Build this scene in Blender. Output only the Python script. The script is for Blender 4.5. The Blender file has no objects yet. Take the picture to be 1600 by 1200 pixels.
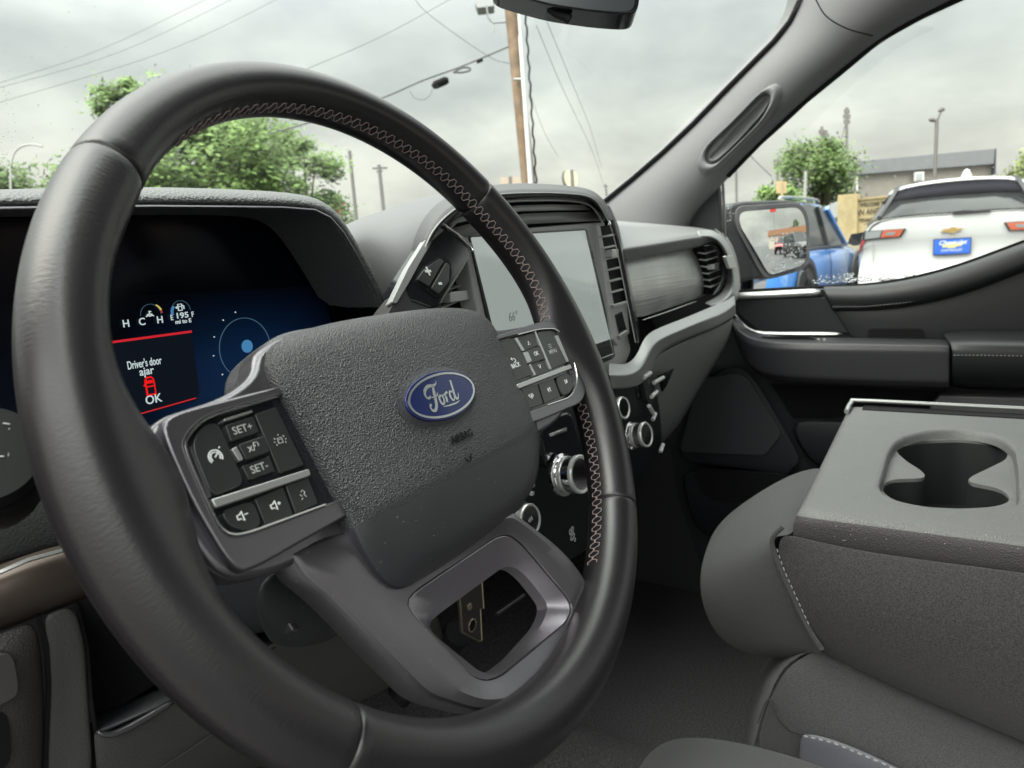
import bpy, bmesh, math, random
from mathutils import Vector, Matrix
random.seed(7)
SC = bpy.context.scene
COL = SC.collection
# ---------------------------------------------------------------- camera (standing at the open driver's door)
F = 1083.706
YAW, PITCH, ROLL = 1.01955404, -0.18406865, -0.06169449
CAM = Vector((-0.65898, -0.23857, 1.27049))
TILT = 0.413627
fw = Vector((math.sin(YAW)*math.cos(PITCH), math.cos(YAW)*math.cos(PITCH), math.sin(PITCH)))
r0 = Vector((math.cos(YAW), -math.sin(YAW), 0)); u0 = r0.cross(fw)
rt = math.cos(ROLL)*r0 + math.sin(ROLL)*u0
up = -math.sin(ROLL)*r0 + math.cos(ROLL)*u0
cd = bpy.data.cameras.new('camera'); cam = bpy.data.objects.new('camera', cd); COL.objects.link(cam)
cam.matrix_world = Matrix(((rt.x, up.x, -fw.x, CAM.x), (rt.y, up.y, -fw.y, CAM.y), (rt.z, up.z, -fw.z, CAM.z), (0, 0, 0, 1)))
cd.sensor_width = 36; cd.lens = F/1600*36; cd.clip_start = 0.02; cd.clip_end = 2000
cd.dof.use_dof = True; cd.dof.focus_distance = 0.47; cd.dof.aperture_fstop = 15
SC.camera = cam
# ---------------------------------------------------------------- sky: overcast, brighter overhead
SUN_EL, SUN_AZ = math.radians(52), math.radians(-55)      # soft sun glow ahead-left, behind the cloud
w = bpy.data.worlds.new('World'); SC.world = w; w.use_nodes = True
nt = w.node_tree; nt.nodes.clear()
def N(t, **k):
    n = nt.nodes.new(t)
    for a, b in k.items(): setattr(n, a, b)
    return n
out = N('ShaderNodeOutputWorld'); bg = N('ShaderNodeBackground'); bg2 = N('ShaderNodeBackground'); add = N('ShaderNodeAddShader')
sky = N('ShaderNodeTexSky', sky_type='NISHITA', sun_disc=False); sky.sun_elevation = SUN_EL; sky.sun_rotation = SUN_AZ; sky.air_density = 2; sky.dust_density = 6
nt.links.new(sky.outputs[0], bg.inputs[0]); bg.inputs[1].default_value = 0.05
tc = N('ShaderNodeTexCoord'); sep = N('ShaderNodeSeparateXYZ'); nt.links.new(tc.outputs['Generated'], sep.inputs[0])
# project the direction on a cloud deck so clouds flatten towards the horizon
zz = N('ShaderNodeMath', operation='ADD'); zz.inputs[1].default_value = 0.35
ab = N('ShaderNodeMath', operation='ABSOLUTE'); nt.links.new(sep.outputs[2], ab.inputs[0]); nt.links.new(ab.outputs[0], zz.inputs[0])
dv = N('ShaderNodeVectorMath', operation='DIVIDE'); nt.links.new(tc.outputs['Generated'], dv.inputs[0])
cmb = N('ShaderNodeCombineXYZ'); 
for i in range(3): nt.links.new(zz.outputs[0], cmb.inputs[i])
nt.links.new(cmb.outputs[0], dv.inputs[1])
n1 = N('ShaderNodeTexNoise'); n1.inputs['Scale'].default_value = 2.6; n1.inputs['Detail'].default_value = 6; n1.inputs['Roughness'].default_value = .5; n1.inputs['Distortion'].default_value = .1
mp = N('ShaderNodeMapping'); mp.inputs['Location'].default_value = (3.9, 0.7, 0.4); nt.links.new(dv.outputs[0], mp.inputs[0]); nt.links.new(mp.outputs[0], n1.inputs['Vector'])
cr = N('ShaderNodeValToRGB'); nt.links.new(n1.outputs[0], cr.inputs[0])
e = cr.color_ramp.elements; e[0].position = .36; e[0].color = (.46, .47, .46, 1); e[1].position = .66; e[1].color = (.76, .77, .71, 1)
m = cr.color_ramp.elements.new(.5); m.color = (.585, .597, .565, 1)
# CIE-like overcast: zenith brighter than horizon
mr = N('ShaderNodeMapRange'); mr.inputs['From Min'].default_value = .28; mr.inputs['From Max'].default_value = .95; mr.inputs['To Min'].default_value = 1; mr.inputs['To Max'].default_value = 7.0
nt.links.new(sep.outputs[2], mr.inputs['Value'])
vm = N('ShaderNodeVectorMath', operation='SCALE'); nt.links.new(cr.outputs[0], vm.inputs[0]); nt.links.new(mr.outputs[0], vm.inputs['Scale'])
dt = N('ShaderNodeVectorMath', operation='DOT_PRODUCT'); nt.links.new(tc.outputs['Generated'], dt.inputs[0]); dt.inputs[1].default_value = Vector((-.75, .15, .62)).normalized()
m2 = N('ShaderNodeMapRange'); m2.inputs['From Min'].default_value = .4; m2.inputs['From Max'].default_value = 1; m2.inputs['To Min'].default_value = 1; m2.inputs['To Max'].default_value = 1.9; nt.links.new(dt.outputs['Value'], m2.inputs['Value'])
v2 = N('ShaderNodeVectorMath', operation='SCALE'); nt.links.new(vm.outputs[0], v2.inputs[0]); nt.links.new(m2.outputs[0], v2.inputs['Scale'])
nt.links.new(v2.outputs[0], bg2.inputs[0]); bg2.inputs[1].default_value = 0.88
nt.links.new(bg.outputs[0], add.inputs[0]); nt.links.new(bg2.outputs[0], add.inputs[1]); nt.links.new(add.outputs[0], out.inputs[0])
sl = bpy.data.lights.new('sun', 'SUN'); sun = bpy.data.objects.new('sun', sl); COL.objects.link(sun)
sl.energy = 1.2; sl.angle = math.radians(50); sl.color = (1, .97, .92)
sd = Vector((math.sin(SUN_AZ)*math.cos(SUN_EL), math.cos(SUN_AZ)*math.cos(SUN_EL), math.sin(SUN_EL)))
sun.rotation_euler = sd.to_track_quat('Z', 'Y').to_euler()
vs = SC.view_settings; vs.view_transform = 'Standard'; vs.look = 'None'; vs.gamma = 1; vs.exposure = 0.3
SC.render.engine = 'CYCLES'; SC.cycles.max_bounces = 8; SC.cycles.transparent_max_bounces = 16; SC.cycles.diffuse_bounces = 4; SC.cycles.caustics_refractive = False

# ---------------------------------------------------------------- places
W0 = Vector((-.36, 0, 1.20))
WX = Vector((1, 0, 0)); WU = Vector((0, math.sin(TILT), math.cos(TILT))); WN = Vector((0, -math.cos(TILT), math.sin(TILT)))
WM = Matrix(((1, 0, 0, W0.x), (0, WU.y, WN.y, W0.y), (0, WU.z, WN.z, W0.z), (0, 0, 0, 1)))
def ray(x, y): return fw + rt*((x-800)/F) - up*((y-600)/F)
def P(x, y, a='y', v=0.0):
    """point of the named plane (x=, y=, z= metres; w = height over the wheel's plane; d = distance along the view) seen at x, y"""
    d = ray(x, y)
    if a == 'd': return CAM + d*v
    if a == 'w': n, c = WN, WN.dot(W0)+v
    elif a == 'n': n, c = v[1], v[1].dot(v[0])
    else: n = Vector((a == 'x', a == 'y', a == 'z')); c = v
    return CAM + d*((c-n.dot(CAM))/n.dot(d))
def L(x, y, h=0.0):     # the same in the wheel's own coordinates
    q = P(x, y, 'w', h)-W0
    return Vector((q.dot(WX), q.dot(WU), h))

# ---------------------------------------------------------------- materials
MATS = {}
def mat(name, col, rough=.5, metal=0., bump=None, spec=.5, coat=0., sheen=0., emit=None, var=0., vscale=8., alpha=None, trans=0., uv=False, vcol=None, rvar=0.):
    if name in MATS: return MATS[name]
    m = bpy.data.materials.new(name); m.use_nodes = True; t = m.node_tree; b = t.nodes['Principled BSDF']
    if len(col) == 3: col = (*col, 1)
    b.inputs['Base Color'].default_value = col; b.inputs['Roughness'].default_value = rough; b.inputs['Metallic'].default_value = metal
    b.inputs['Specular IOR Level'].default_value = spec; b.inputs['Coat Weight'].default_value = coat; b.inputs['Coat Roughness'].default_value = .05
    b.inputs['Sheen Weight'].default_value = sheen; b.inputs['Transmission Weight'].default_value = trans
    if sheen: b.inputs['Sheen Roughness'].default_value = .5
    if emit: b.inputs['Emission Color'].default_value = (*emit[0], 1); b.inputs['Emission Strength'].default_value = emit[1]
    tc = t.nodes.new('ShaderNodeTexCoord'); src = tc.outputs['UV' if uv else 'Object']
    if var:
        n = t.nodes.new('ShaderNodeTexNoise'); n.inputs['Scale'].default_value = vscale; n.inputs['Detail'].default_value = 5; t.links.new(src, n.inputs['Vector'])
        mx = t.nodes.new('ShaderNodeMix'); mx.data_type = 'RGBA'
        mx.inputs['A'].default_value = tuple(c*(1-var) for c in col[:3])+(1,); mx.inputs['B'].default_value = (*(vcol or tuple(min(1, c*(1+var)) for c in col[:3])), 1)
        rp = t.nodes.new('ShaderNodeMapRange'); rp.inputs['From Min'].default_value = .35; rp.inputs['From Max'].default_value = .65
        t.links.new(n.outputs[0], rp.inputs['Value']); t.links.new(rp.outputs[0], mx.inputs['Factor']); t.links.new(mx.outputs['Result'], b.inputs['Base Color'])
    if rvar:
        n = t.nodes.new('ShaderNodeTexNoise'); n.inputs['Scale'].default_value = 25; n.inputs['Detail'].default_value = 6; t.links.new(src, n.inputs['Vector'])
        rp = t.nodes.new('ShaderNodeMapRange'); rp.inputs['From Min'].default_value = .3; rp.inputs['From Max'].default_value = .7
        rp.inputs['To Min'].default_value = rough-rvar; rp.inputs['To Max'].default_value = rough+rvar
        t.links.new(n.outputs[0], rp.inputs['Value']); t.links.new(rp.outputs[0], b.inputs['Roughness'])
    if bump:
        kind, sc, st = bump[:3]; stretch = bump[3] if len(bump) > 3 else (1, 1, 1)
        mp = t.nodes.new('ShaderNodeMapping'); mp.inputs['Scale'].default_value = stretch; t.links.new(src, mp.inputs[0])
        if kind == 'noise':
            n = t.nodes.new('ShaderNodeTexNoise'); n.inputs['Scale'].default_value = sc; n.inputs['Detail'].default_value = 3; o = n.outputs[0]
        elif kind == 'grain':      # leather-like pebbles
            n = t.nodes.new('ShaderNodeTexVoronoi'); n.feature = 'SMOOTH_F1'; n.inputs['Scale'].default_value = sc; n.inputs['Smoothness'].default_value = .6
            nz = t.nodes.new('ShaderNodeTexNoise'); nz.inputs['Scale'].default_value = sc*.5; t.links.new(mp.outputs[0], nz.inputs['Vector'])
            ad = t.nodes.new('ShaderNodeMix'); ad.data_type = 'RGBA'; ad.blend_type = 'LINEAR_LIGHT'; ad.inputs['Factor'].default_value = .6/sc
            t.links.new(mp.outputs[0], ad.inputs['A']); t.links.new(nz.outputs['Color'], ad.inputs['B']); t.links.new(ad.outputs['Result'], n.inputs['Vector']); o = n.outputs['Distance']
        elif kind == 'weave':
            wa = t.nodes.new('ShaderNodeTexWave'); wa.bands_direction = 'X'; wa.inputs['Scale'].default_value = sc; wb = t.nodes.new('ShaderNodeTexWave'); wb.bands_direction = 'Y'; wb.inputs['Scale'].default_value = sc
            wc = t.nodes.new('ShaderNodeTexWave'); wc.bands_direction = 'Z'; wc.inputs['Scale'].default_value = sc
            for q in (wa, wb, wc): t.links.new(mp.outputs[0], q.inputs['Vector']); q.inputs['Distortion'].default_value = 1.2; q.inputs['Detail Scale'].default_value = 3
            a1 = t.nodes.new('ShaderNodeMath'); a1.operation = 'MULTIPLY'; t.links.new(wa.outputs[1], a1.inputs[0]); t.links.new(wb.outputs[1], a1.inputs[1])
            a2 = t.nodes.new('ShaderNodeMath'); a2.operation = 'ADD'; t.links.new(a1.outputs[0], a2.inputs[0]); t.links.new(wc.outputs[1], a2.inputs[1]); n = None; o = a2.outputs[0]
        if n is not None and kind != 'grain': t.links.new(mp.outputs[0], n.inputs['Vector'])
        bp = t.nodes.new('ShaderNodeBump'); bp.inputs['Strength'].default_value = st; bp.inputs['Distance'].default_value = bump[4] if len(bump) > 4 else .001
        t.links.new(o, bp.inputs['Height']); t.links.new(bp.outputs[0], b.inputs['Normal'])
    MATS[name] = m
    return m
def glassmat(name, tint=(1, 1, 1), refl=.06, rough=0.0):
    m = bpy.data.materials.new(name); m.use_nodes = True; t = m.node_tree; t.nodes.clear()
    o = t.nodes.new('ShaderNodeOutputMaterial'); mx = t.nodes.new('ShaderNodeMixShader'); tr = t.nodes.new('ShaderNodeBsdfTransparent'); gl = t.nodes.new('ShaderNodeBsdfGlossy')
    tr.inputs[0].default_value = (*tint, 1); gl.inputs['Roughness'].default_value = rough; mx.inputs[0].default_value = refl
    t.links.new(tr.outputs[0], mx.inputs[1]); t.links.new(gl.outputs[0], mx.inputs[2]); t.links.new(mx.outputs[0], o.inputs[0]); MATS[name] = m
    return m

# ---------------------------------------------------------------- mesh helpers
def tag(o, label=None, cat=None, group=None, kind=None):
    if label: o['label'] = label
    if cat: o['category'] = cat
    if group: o['group'] = group
    if kind: o['kind'] = kind
    return o
def thing(name, loc, label, cat, group=None, rz=0):
    o = bpy.data.objects.new(name, None); COL.objects.link(o); o.location = loc; o.rotation_euler = (0, 0, rz); o.empty_display_size = .05
    bpy.context.view_layer.update()
    return tag(o, label, cat, group)
def link(name, me, m, parent=None, local=False):
    o = bpy.data.objects.new(name, me); COL.objects.link(o)
    if m is not None:
        for q in (m if isinstance(m, (list, tuple)) else [m]): me.materials.append(q)
    if parent is not None:
        o.parent = parent
        if not local:     # vertices given in world coordinates
            mw = wm(parent).inverted(); me.transform(mw)
    return o
def wm(o):
    mm = Matrix.LocRotScale(o.location, o.rotation_euler, o.scale)
    return (wm(o.parent) @ mm) if o.parent else mm
def mk(name, v, f, m, parent=None, local=False, bev=0, seg=2, sub=0, sol=0, off=-1, flat=False, ang=35, uvs=None):
    me = bpy.data.meshes.new(name); me.from_pydata([tuple(q) for q in v], [], f); me.validate()
    bm = bmesh.new(); bm.from_mesh(me); 
    if uvs is None:
        bmesh.ops.recalc_face_normals(bm, faces=bm.faces)
    bm.to_mesh(me); bm.free()
    if uvs is not None:
        ul = me.uv_layers.new(name='UVMap')
        for lp in me.loops: ul.data[lp.index].uv = uvs[lp.vertex_index]
    o = link(name, me, m, parent, local)
    if not flat:
        for p in me.polygons: p.use_smooth = True
        if not sub: me.set_sharp_from_angle(angle=math.radians(ang))
    if sol: md = o.modifiers.new('s', 'SOLIDIFY'); md.thickness = sol; md.offset = off
    if sub: md = o.modifiers.new('u', 'SUBSURF'); md.levels = sub; md.render_levels = sub
    if bev: md = o.modifiers.new('b', 'BEVEL'); md.width = bev; md.segments = seg; md.limit_method = 'ANGLE'; md.angle_limit = math.radians(40); md.harden_normals = not flat
    return o
def rc(pts, r, n=4, closed=True):
    """round the corners of an outline; r a number or one per corner"""
    out = []; k = len(pts); pts = [Vector(p) for p in pts]
    for i, p in enumerate(pts):
        if not closed and i in (0, k-1): out.append(p); continue
        a, b = pts[i-1], pts[(i+1) % k]; ri = r[i] if isinstance(r, (list, tuple)) else r
        da, db = a-p, b-p; ra = min(ri, da.length*.48); rb = min(ri, db.length*.48)
        if ri <= 0: out.append(p); continue
        s, e_ = p+da.normalized()*ra, p+db.normalized()*rb
        for j in range(n+1):
            t = j/n; out.append(s*(1-t)**2+p*2*t*(1-t)+e_*t*t)
    return out
def plate(name, pts, d, m, parent=None, local=False, bev=.001, seg=2, **k):
    """solid slab: outline pts pushed by vector d"""
    n = len(pts); d = Vector(d); v = [Vector(p) for p in pts]+[Vector(p)+d for p in pts]
    f = [list(range(n)), list(range(2*n-1, n-1, -1))]+[[i, n+i, n+(i+1) % n, (i+1) % n] for i in range(n)]
    return mk(name, v, f, m, parent, local, bev=bev, seg=seg, **k)
def ring(name, outer, inner, d, m, parent=None, local=False, bev=.001, di=None, **k):
    """slab with a hole; both outlines carry the same number of points"""
    n = len(outer); d = Vector(d); di = Vector(di) if di is not None else d
    v = [Vector(p) for p in outer]+[Vector(p) for p in inner]+[Vector(p)+d for p in outer]+[Vector(p)+di for p in inner]
    f = []
    for i in range(n):
        j = (i+1) % n
        f += [[i, j, n+j, n+i], [2*n+i, 3*n+i, 3*n+j, 2*n+j], [i, 2*n+i, 2*n+j, j], [n+i, n+j, 3*n+j, 3*n+i]]
    return mk(name, v, f, m, parent, local, bev=bev, **k)
def resample(pts, n, closed=True):
    pts = [Vector(p) for p in pts]; q = pts+[pts[0]] if closed else pts
    ln = [0]
    for a, b in zip(q, q[1:]): ln.append(ln[-1]+(b-a).length)
    out = []; j = 0; m_ = n if closed else n-1
    for i in range(n):
        s = ln[-1]*i/m_
        while j < len(ln)-2 and ln[j+1] < s: j += 1
        t = (s-ln[j])/max(1e-9, ln[j+1]-ln[j]); out.append(q[j].lerp(q[j+1], t))
    return out
def radial(pts, c, n=96):
    """resample a star-shaped outline at n equal angles round c (in its own x, y plane)"""
    pts = resample(pts, 720); out = []
    aa = [(math.atan2(p.y-c.y, p.x-c.x), p) for p in pts]; aa.sort(key=lambda t: t[0])
    for i in range(n):
        a = -math.pi+2*math.pi*(i+.5)/n; j = min(range(len(aa)), key=lambda k: abs(aa[k][0]-a)); out.append(aa[j][1].copy())
    return out
def smooth_path(pts, n=8, closed=False):
    """Catmull-Rom through pts"""
    pts = [Vector(p) for p in pts]; k = len(pts); out = []
    rng = range(k if closed else k-1)
    for i in rng:
        p1, p2 = pts[i], pts[(i+1) % k]
        p0 = pts[i-1] if (closed or i > 0) else p1*2-p2
        p3 = pts[(i+2) % k] if (closed or i+2 < k) else p2*2-p1
        for j in range(n):
            t = j/n; out.append(.5*((2*p1)+(p2-p0)*t+(2*p0-5*p1+4*p2-p3)*t*t+(3*p1-p0-3*p2+p3)*t**3))
    if not closed: out.append(pts[-1])
    return out
def loft(name, rows, m, parent=None, local=False, closed=False, sub=0, sol=0, off=-1, cap=False, ang=35, bev=0, uvs=None, loop=False):
    n = len(rows[0]); v = [p for r in rows for p in r]; f = []; R_ = len(rows)
    for i in range(R_ if loop else R_-1):
        for j in range(n if closed else n-1):
            a, b = i*n+j, i*n+(j+1) % n; i2 = (i+1) % R_
            f.append([a, b, i2*n+(j+1) % n, i2*n+j])
    if cap: f += [list(range(n-1, -1, -1)), [(R_-1)*n+j for j in range(n)]]
    return mk(name, v, f, m, parent, local, sub=sub, sol=sol, off=off, ang=ang, bev=bev, uvs=uvs)
def tight(rows, k=.12):
    out = [rows[0]]
    for a, b in zip(rows, rows[1:]):
        out.append([p.lerp(q, k) for p, q in zip(a, b)]); out.append([p.lerp(q, 1-k) for p, q in zip(a, b)]); out.append(b)
    return out
def tubegeo(pts, r, ns=8, closed=False):
    pts = [Vector(p) for p in pts]; rows = []; k = len(pts); nrm = None
    for i, p in enumerate(pts):
        if closed: t = pts[(i+1) % k]-pts[i-1]
        else: t = (pts[min(i+1, k-1)]-pts[max(i-1, 0)])
        t.normalize()
        if nrm is None: nrm = t.orthogonal().normalized()
        nrm = (nrm-t*nrm.dot(t)).normalized(); bn = t.cross(nrm); ri = r[i] if isinstance(r, (list, tuple)) else r
        rows.append([p+(nrm*math.cos(2*math.pi*j/ns)+bn*math.sin(2*math.pi*j/ns))*ri for j in range(ns)])
    return rows
def tube(name, pts, r, m, parent=None, local=False, ns=8, closed=False):
    rows = tubegeo(pts, r, ns, closed)
    return loft(name, rows, m, parent, local, closed=True, cap=not closed, loop=closed, ang=50)
class Bag:
    def __init__(s): s.v = []; s.f = []; s.mi = []
    def add(s, v, f, mi=0): n = len(s.v); s.v += [Vector(q) for q in v]; s.f += [[n+i for i in q] for q in f]; s.mi += [mi]*len(f)
    def tube(s, pts, r, ns=5, mi=0):
        rows = tubegeo(pts, r, ns); n = ns; v = [p for q in rows for p in q]; f = []
        for i in range(len(rows)-1):
            for j in range(n): f.append([i*n+j, i*n+(j+1) % n, (i+1)*n+(j+1) % n, (i+1)*n+j])
        f += [list(range(n-1, -1, -1)), [(len(rows)-1)*n+j for j in range(n)]]; s.add(v, f, mi)
    def box(s, c, ax, ay, az, mi=0):
        c = Vector(c); v = [c+Vector(ax)*i+Vector(ay)*j+Vector(az)*k for i in (-1, 1) for j in (-1, 1) for k in (-1, 1)]
        s.add(v, [[0, 1, 3, 2], [4, 6, 7, 5], [0, 4, 5, 1], [2, 3, 7, 6], [0, 2, 6, 4], [1, 5, 7, 3]], mi)
    def prism(s, pts, d, mi=0):
        n = len(pts); d = Vector(d); v = [Vector(p) for p in pts]+[Vector(p)+d for p in pts]
        s.add(v, [list(range(n)), list(range(2*n-1, n-1, -1))]+[[i, n+i, n+(i+1) % n, (i+1) % n] for i in range(n)], mi)
    def mk(s, name, m, parent=None, local=False, **k):
        o = mk(name, s.v, s.f, m, parent, local, **k)
        if isinstance(m, (list, tuple)):
            for p, i in zip(o.data.polygons, s.mi): p.material_index = i
        return o
def lathe(name, c, axis, prof, m, parent=None, ns=40, local=False, cap=True, ang=35):
    """prof = [(radius, height along axis)]"""
    axis = Vector(axis).normalized(); a = axis.orthogonal().normalized(); b = axis.cross(a); c = Vector(c)
    rows = [[c+axis*h+(a*math.cos(2*math.pi*j/ns)+b*math.sin(2*math.pi*j/ns))*r for j in range(ns)] for r, h in prof]
    return loft(name, rows, m, parent, local, closed=True, cap=cap, ang=ang)
def text(name, s, o, xd, yd, size, m, parent=None, local=False, ext=.0001, sx=1., shear=0, bold=0., align='CENTER', spacing=1., width=None):
    cu = bpy.data.curves.new(name, 'FONT'); cu.body = s; cu.size = size; cu.align_x = align; cu.align_y = 'CENTER'; cu.extrude = ext; cu.shear = shear; cu.offset = bold; cu.space_character = spacing; cu.resolution_u = 4
    t = bpy.data.objects.new('tmp', cu); COL.objects.link(t)
    dg = bpy.context.evaluated_depsgraph_get(); me = bpy.data.meshes.new_from_object(t.evaluated_get(dg))
    bpy.data.objects.remove(t); bpy.data.curves.remove(cu)
    if width: sx = width/(max(v.co.x for v in me.vertices)-min(v.co.x for v in me.vertices))
    xd = Vector(xd).normalized(); yd = Vector(yd); yd = (yd-xd*yd.dot(xd)).normalized(); zd = xd.cross(yd); o = Vector(o)
    me.transform(Matrix(((xd.x*sx, yd.x, zd.x, o.x), (xd.y*sx, yd.y, zd.y, o.y), (xd.z*sx, yd.z, zd.z, o.z), (0, 0, 0, 1))))
    me.name = name; me.materials.clear()
    return link(name, me, m, parent, local)
def bx(name, lo, hi, m, parent=None, local=False, bev=.002, **k):
    (a, b, c), (d, e, f) = lo, hi
    return plate(name, [(a, b, c), (d, b, c), (d, e, c), (a, e, c)], (0, 0, f-c), m, parent, local, bev=bev, **k)
# ================================================================ materials used inside the cab
LEATHER = mat('wheel_leather', (.011, .0095, .011), .36, bump=('noise', 1, .27, (900, 240, 1), .0004), uv=True, spec=.65, rvar=.0)
LEATHER2 = mat('wheel_leather_smooth', (.060, .055, .056), .43, bump=('grain', 900, .12), spec=.55)
GRAIN = mat('airbag_grain', (.024, .024, .028), .40, bump=('grain', 1450, .9, (1, 1, 1), .0012), spec=.9)
if True:
    t_ = GRAIN.node_tree; bp_ = [n for n in t_.nodes if n.type == 'BUMP'][0]; tc_ = [n for n in t_.nodes if n.type == 'TEX_COORD'][0]
    sx_ = t_.nodes.new('ShaderNodeSeparateXYZ'); t_.links.new(tc_.outputs['Object'], sx_.inputs[0]); mr_ = t_.nodes.new('ShaderNodeMapRange'); t_.links.new(sx_.outputs[1], mr_.inputs['Value'])
    mr_.inputs['From Min'].default_value = -.052; mr_.inputs['From Max'].default_value = -.045; mr_.inputs['To Min'].default_value = .08; mr_.inputs['To Max'].default_value = .9; t_.links.new(mr_.outputs[0], bp_.inputs['Strength'])
SOFT = mat('soft_plastic', (.026, .027, .032), .45, bump=('grain', 800, .25), spec=.8)
SOFTL = mat('dash_plastic', (.17, .175, .172), .48, bump=('grain', 900, .2), spec=.5)
HOODM = mat('dash_weave', (.07, .073, .073), .5, bump=('grain', 520, .9), spec=.8)
SATIN = mat('satin_trim', (.19, .182, .197), .29, .85, bump=('noise', 2600, .12))
SATIN2 = mat('satin_silver', (.50, .51, .50), .36, .8)
SILVER = mat('bright_silver', (.75, .75, .74), .22, 1.)
CHROME = mat('chrome', (.85, .85, .86), .08, 1.)
BRUSH = mat('brushed_metal', (.36, .34, .37), .33, .9, bump=('noise', 130, .35, (1, 14, 14), .0005))
BLACKG = mat('gloss_black', (.012, .013, .015), .12, spec=.6)
BLACK = mat('matte_black', (.008, .008, .009), .7, spec=.15)
BTN = mat('button_black', (.017, .020, .019), .36, spec=.7)
PRINT = mat('white_print', (.75, .78, .78), .5)
PRINTD = mat('grey_print', (.42, .44, .44), .5)
THREAD = mat('tan_thread', (.27, .22, .21), .8, spec=.2)
BADGE = mat('badge_blue', (.006, .014, .085), .18, coat=.3)
DARKP = mat('dark_plastic', (.018, .019, .022), .5, bump=('grain', 900, .15), spec=.5)

# ================================================================ steering wheel
SW = thing('steering_wheel', W0, 'black leather wrapped steering wheel with button pads and a blue oval badge', 'steering wheel')
SW.rotation_euler = (math.radians(90)-TILT, 0, 0)
bpy.context.view_layer.update()
RW = .182
def rimpt(a, b, extra=0.):
    def g(c, s):
        d = (a-c+math.pi) % (2*math.pi)-math.pi
        return math.exp(-(d/s)**2)
    th = math.radians
    swell = max(g(th(2), th(11)), g(th(181), th(11)))
    bump10 = .35*max(g(th(38), th(9)), g(th(142), th(9)))
    sl_ = (1-math.sin(a))/2
    rr, rn = .0126+.0040*sl_+extra, .0153+.0022*sl_+extra
    c, s = math.cos(b), math.sin(b); p = 2/2.12
    cx = math.copysign(abs(c)**p, c); sx = math.copysign(abs(s)**p, s)
    rad = RW+cx*rr
    if c < 0: rad -= (swell*.016+bump10*.006)*(-c)**1.5
    h = sx*rn-(.004*swell if c < -.3 else 0)*(-c)
    return Vector((rad*math.cos(a), rad*math.sin(a), h))
SE = [math.radians(90+47.3), math.radians(270-48.7), math.radians(270+48.7), math.radians(450-47.3)]
for k in range(4):
    a0, a1 = SE[k], SE[(k+1) % 4]
    if a1 < a0: a1 += 2*math.pi
    ee = .0011/RW; na = int((a1-a0)/math.radians(1.2))
    ang_ = [a0-.0003/RW]+[a0+ee*t for t in (.12, .35, .7, 1, 2)]+[a0+2*ee+(a1-a0-4*ee)*i/na for i in range(1, na)]+[a1-ee*t for t in (2, 1, .7, .35, .12)]+[a1+.0003/RW]
    rows, uvs = [], []
    for a in ang_:
        e_ = min(a-a0, a1-a)*RW
        dip = 0 if e_ > .0022 else -.0011*(1-max(0, e_)/.0022)**2
        row = []
        for j in range(33):
            b = 2*math.pi*j/32
            row.append(rimpt(a, b, dip)); uvs.append((a*RW, b*.018))
        rows.append(row)
    loft('rim_cover', rows, LEATHER, SW, local=True, ang=180, uvs=uvs)
# lacing along the inner side of the rim
st = Bag()
def lace(a0, a1, bc0=-.22):
    n = int(round((a1-a0)*.165/.0068)); pt = (a1-a0)/n
    for sd_ in (-1, 1):
        path = []
        for k in range(n):
            for t, wv in ((0, 1), (.32, 1), (.5, .1), (.82, .1)):
                a = a0+(k+t)*pt; b = math.pi+bc0+sd_*wv*.20
                path.append(rimpt(a, b, .0003+(.0002 if wv > .5 else 0)))
        st.tube(path, .00034, 4)
lace(math.radians(8), math.radians(126)); lace(math.radians(-59), math.radians(-15), .12)
st.mk('stitching', THREAD, SW, local=True)
# central airbag cover
def hubout(t):
    pts = [(0, 49), (46, 47), (74, 41), (84, 27), (85, -5), (86, -36), (80, -58), (66, -76), (40, -85), (0, -88), (-50, -88), (-74, -84), (-86, -62), (-89, -36), (-92, -5), (-95, 25), (-84, 42), (-50, 48)]
    return pts
ho = smooth_path([Vector((x/1000+.001, y/1000, 0)) for x, y in hubout(0)], 6, True)
cen = Vector((.001, -.012, 0)); rows = []
for s in [0.02, .12, .25, .38, .5, .6, .7, .78, .84, .885, .92, .95, .975, .992, 1.0, 1.0, .99, .97]:
    rows.append((s, []))
prof = {}
hubrows = []
for i, (s, _) in enumerate(rows):
    row = []
    for p in ho:
        q = cen+(p-cen)*s
        h = .0095-.004*s*s
        h -= .0035*((s-.80)/.2)**3 if s > .8 else 0
        if q.y < -.040: h -= ((-q.y-.040)/.046)**1.2*.0078
        if q.y > .022: h -= ((q.y-.022)/.028)**2*.010
        if i == 15: h -= .006
        if i == 16: h -= .016
        if i == 17: h -= .030
        row.append(Vector((q.x, q.y, h)))
    hubrows.append(row)
HUB = loft('airbag_cover', hubrows, [GRAIN, SOFT], SW, local=True, closed=True, cap=True, ang=60)
for p in HUB.data.polygons:
    c = p.center
    if c.z < -.03: p.material_index = 1
# badge
bc = L(690, 618, .0105); bcx, bcy = bc.x, bc.y
def oval(rx, ry, h, n=64): return [Vector((bcx+rx*math.cos(2*math.pi*i/n), bcy+ry*math.sin(2*math.pi*i/n), h)) for i in range(n)]
RX, RY = .0292, .0123
B_ = plate('badge', oval(RX+.0012, RY+.0012, .0095), (0, 0, .0022), BADGE, SW, local=True, bev=.0006)
ring('badge_border', oval(RX-.0002, RY-.0002, .0118), oval(RX-.0016, RY-.0014, .0118), (0, 0, .0002), SILVER, B_, local=True, bev=0)
loft('badge_recess', [oval(RX+.0012, RY+.0012, .0104), oval(RX+.0035, RY+.0032, .0095), oval(RX+.0055, RY+.005, .0088)], SOFT, SW, local=True, closed=True)
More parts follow.
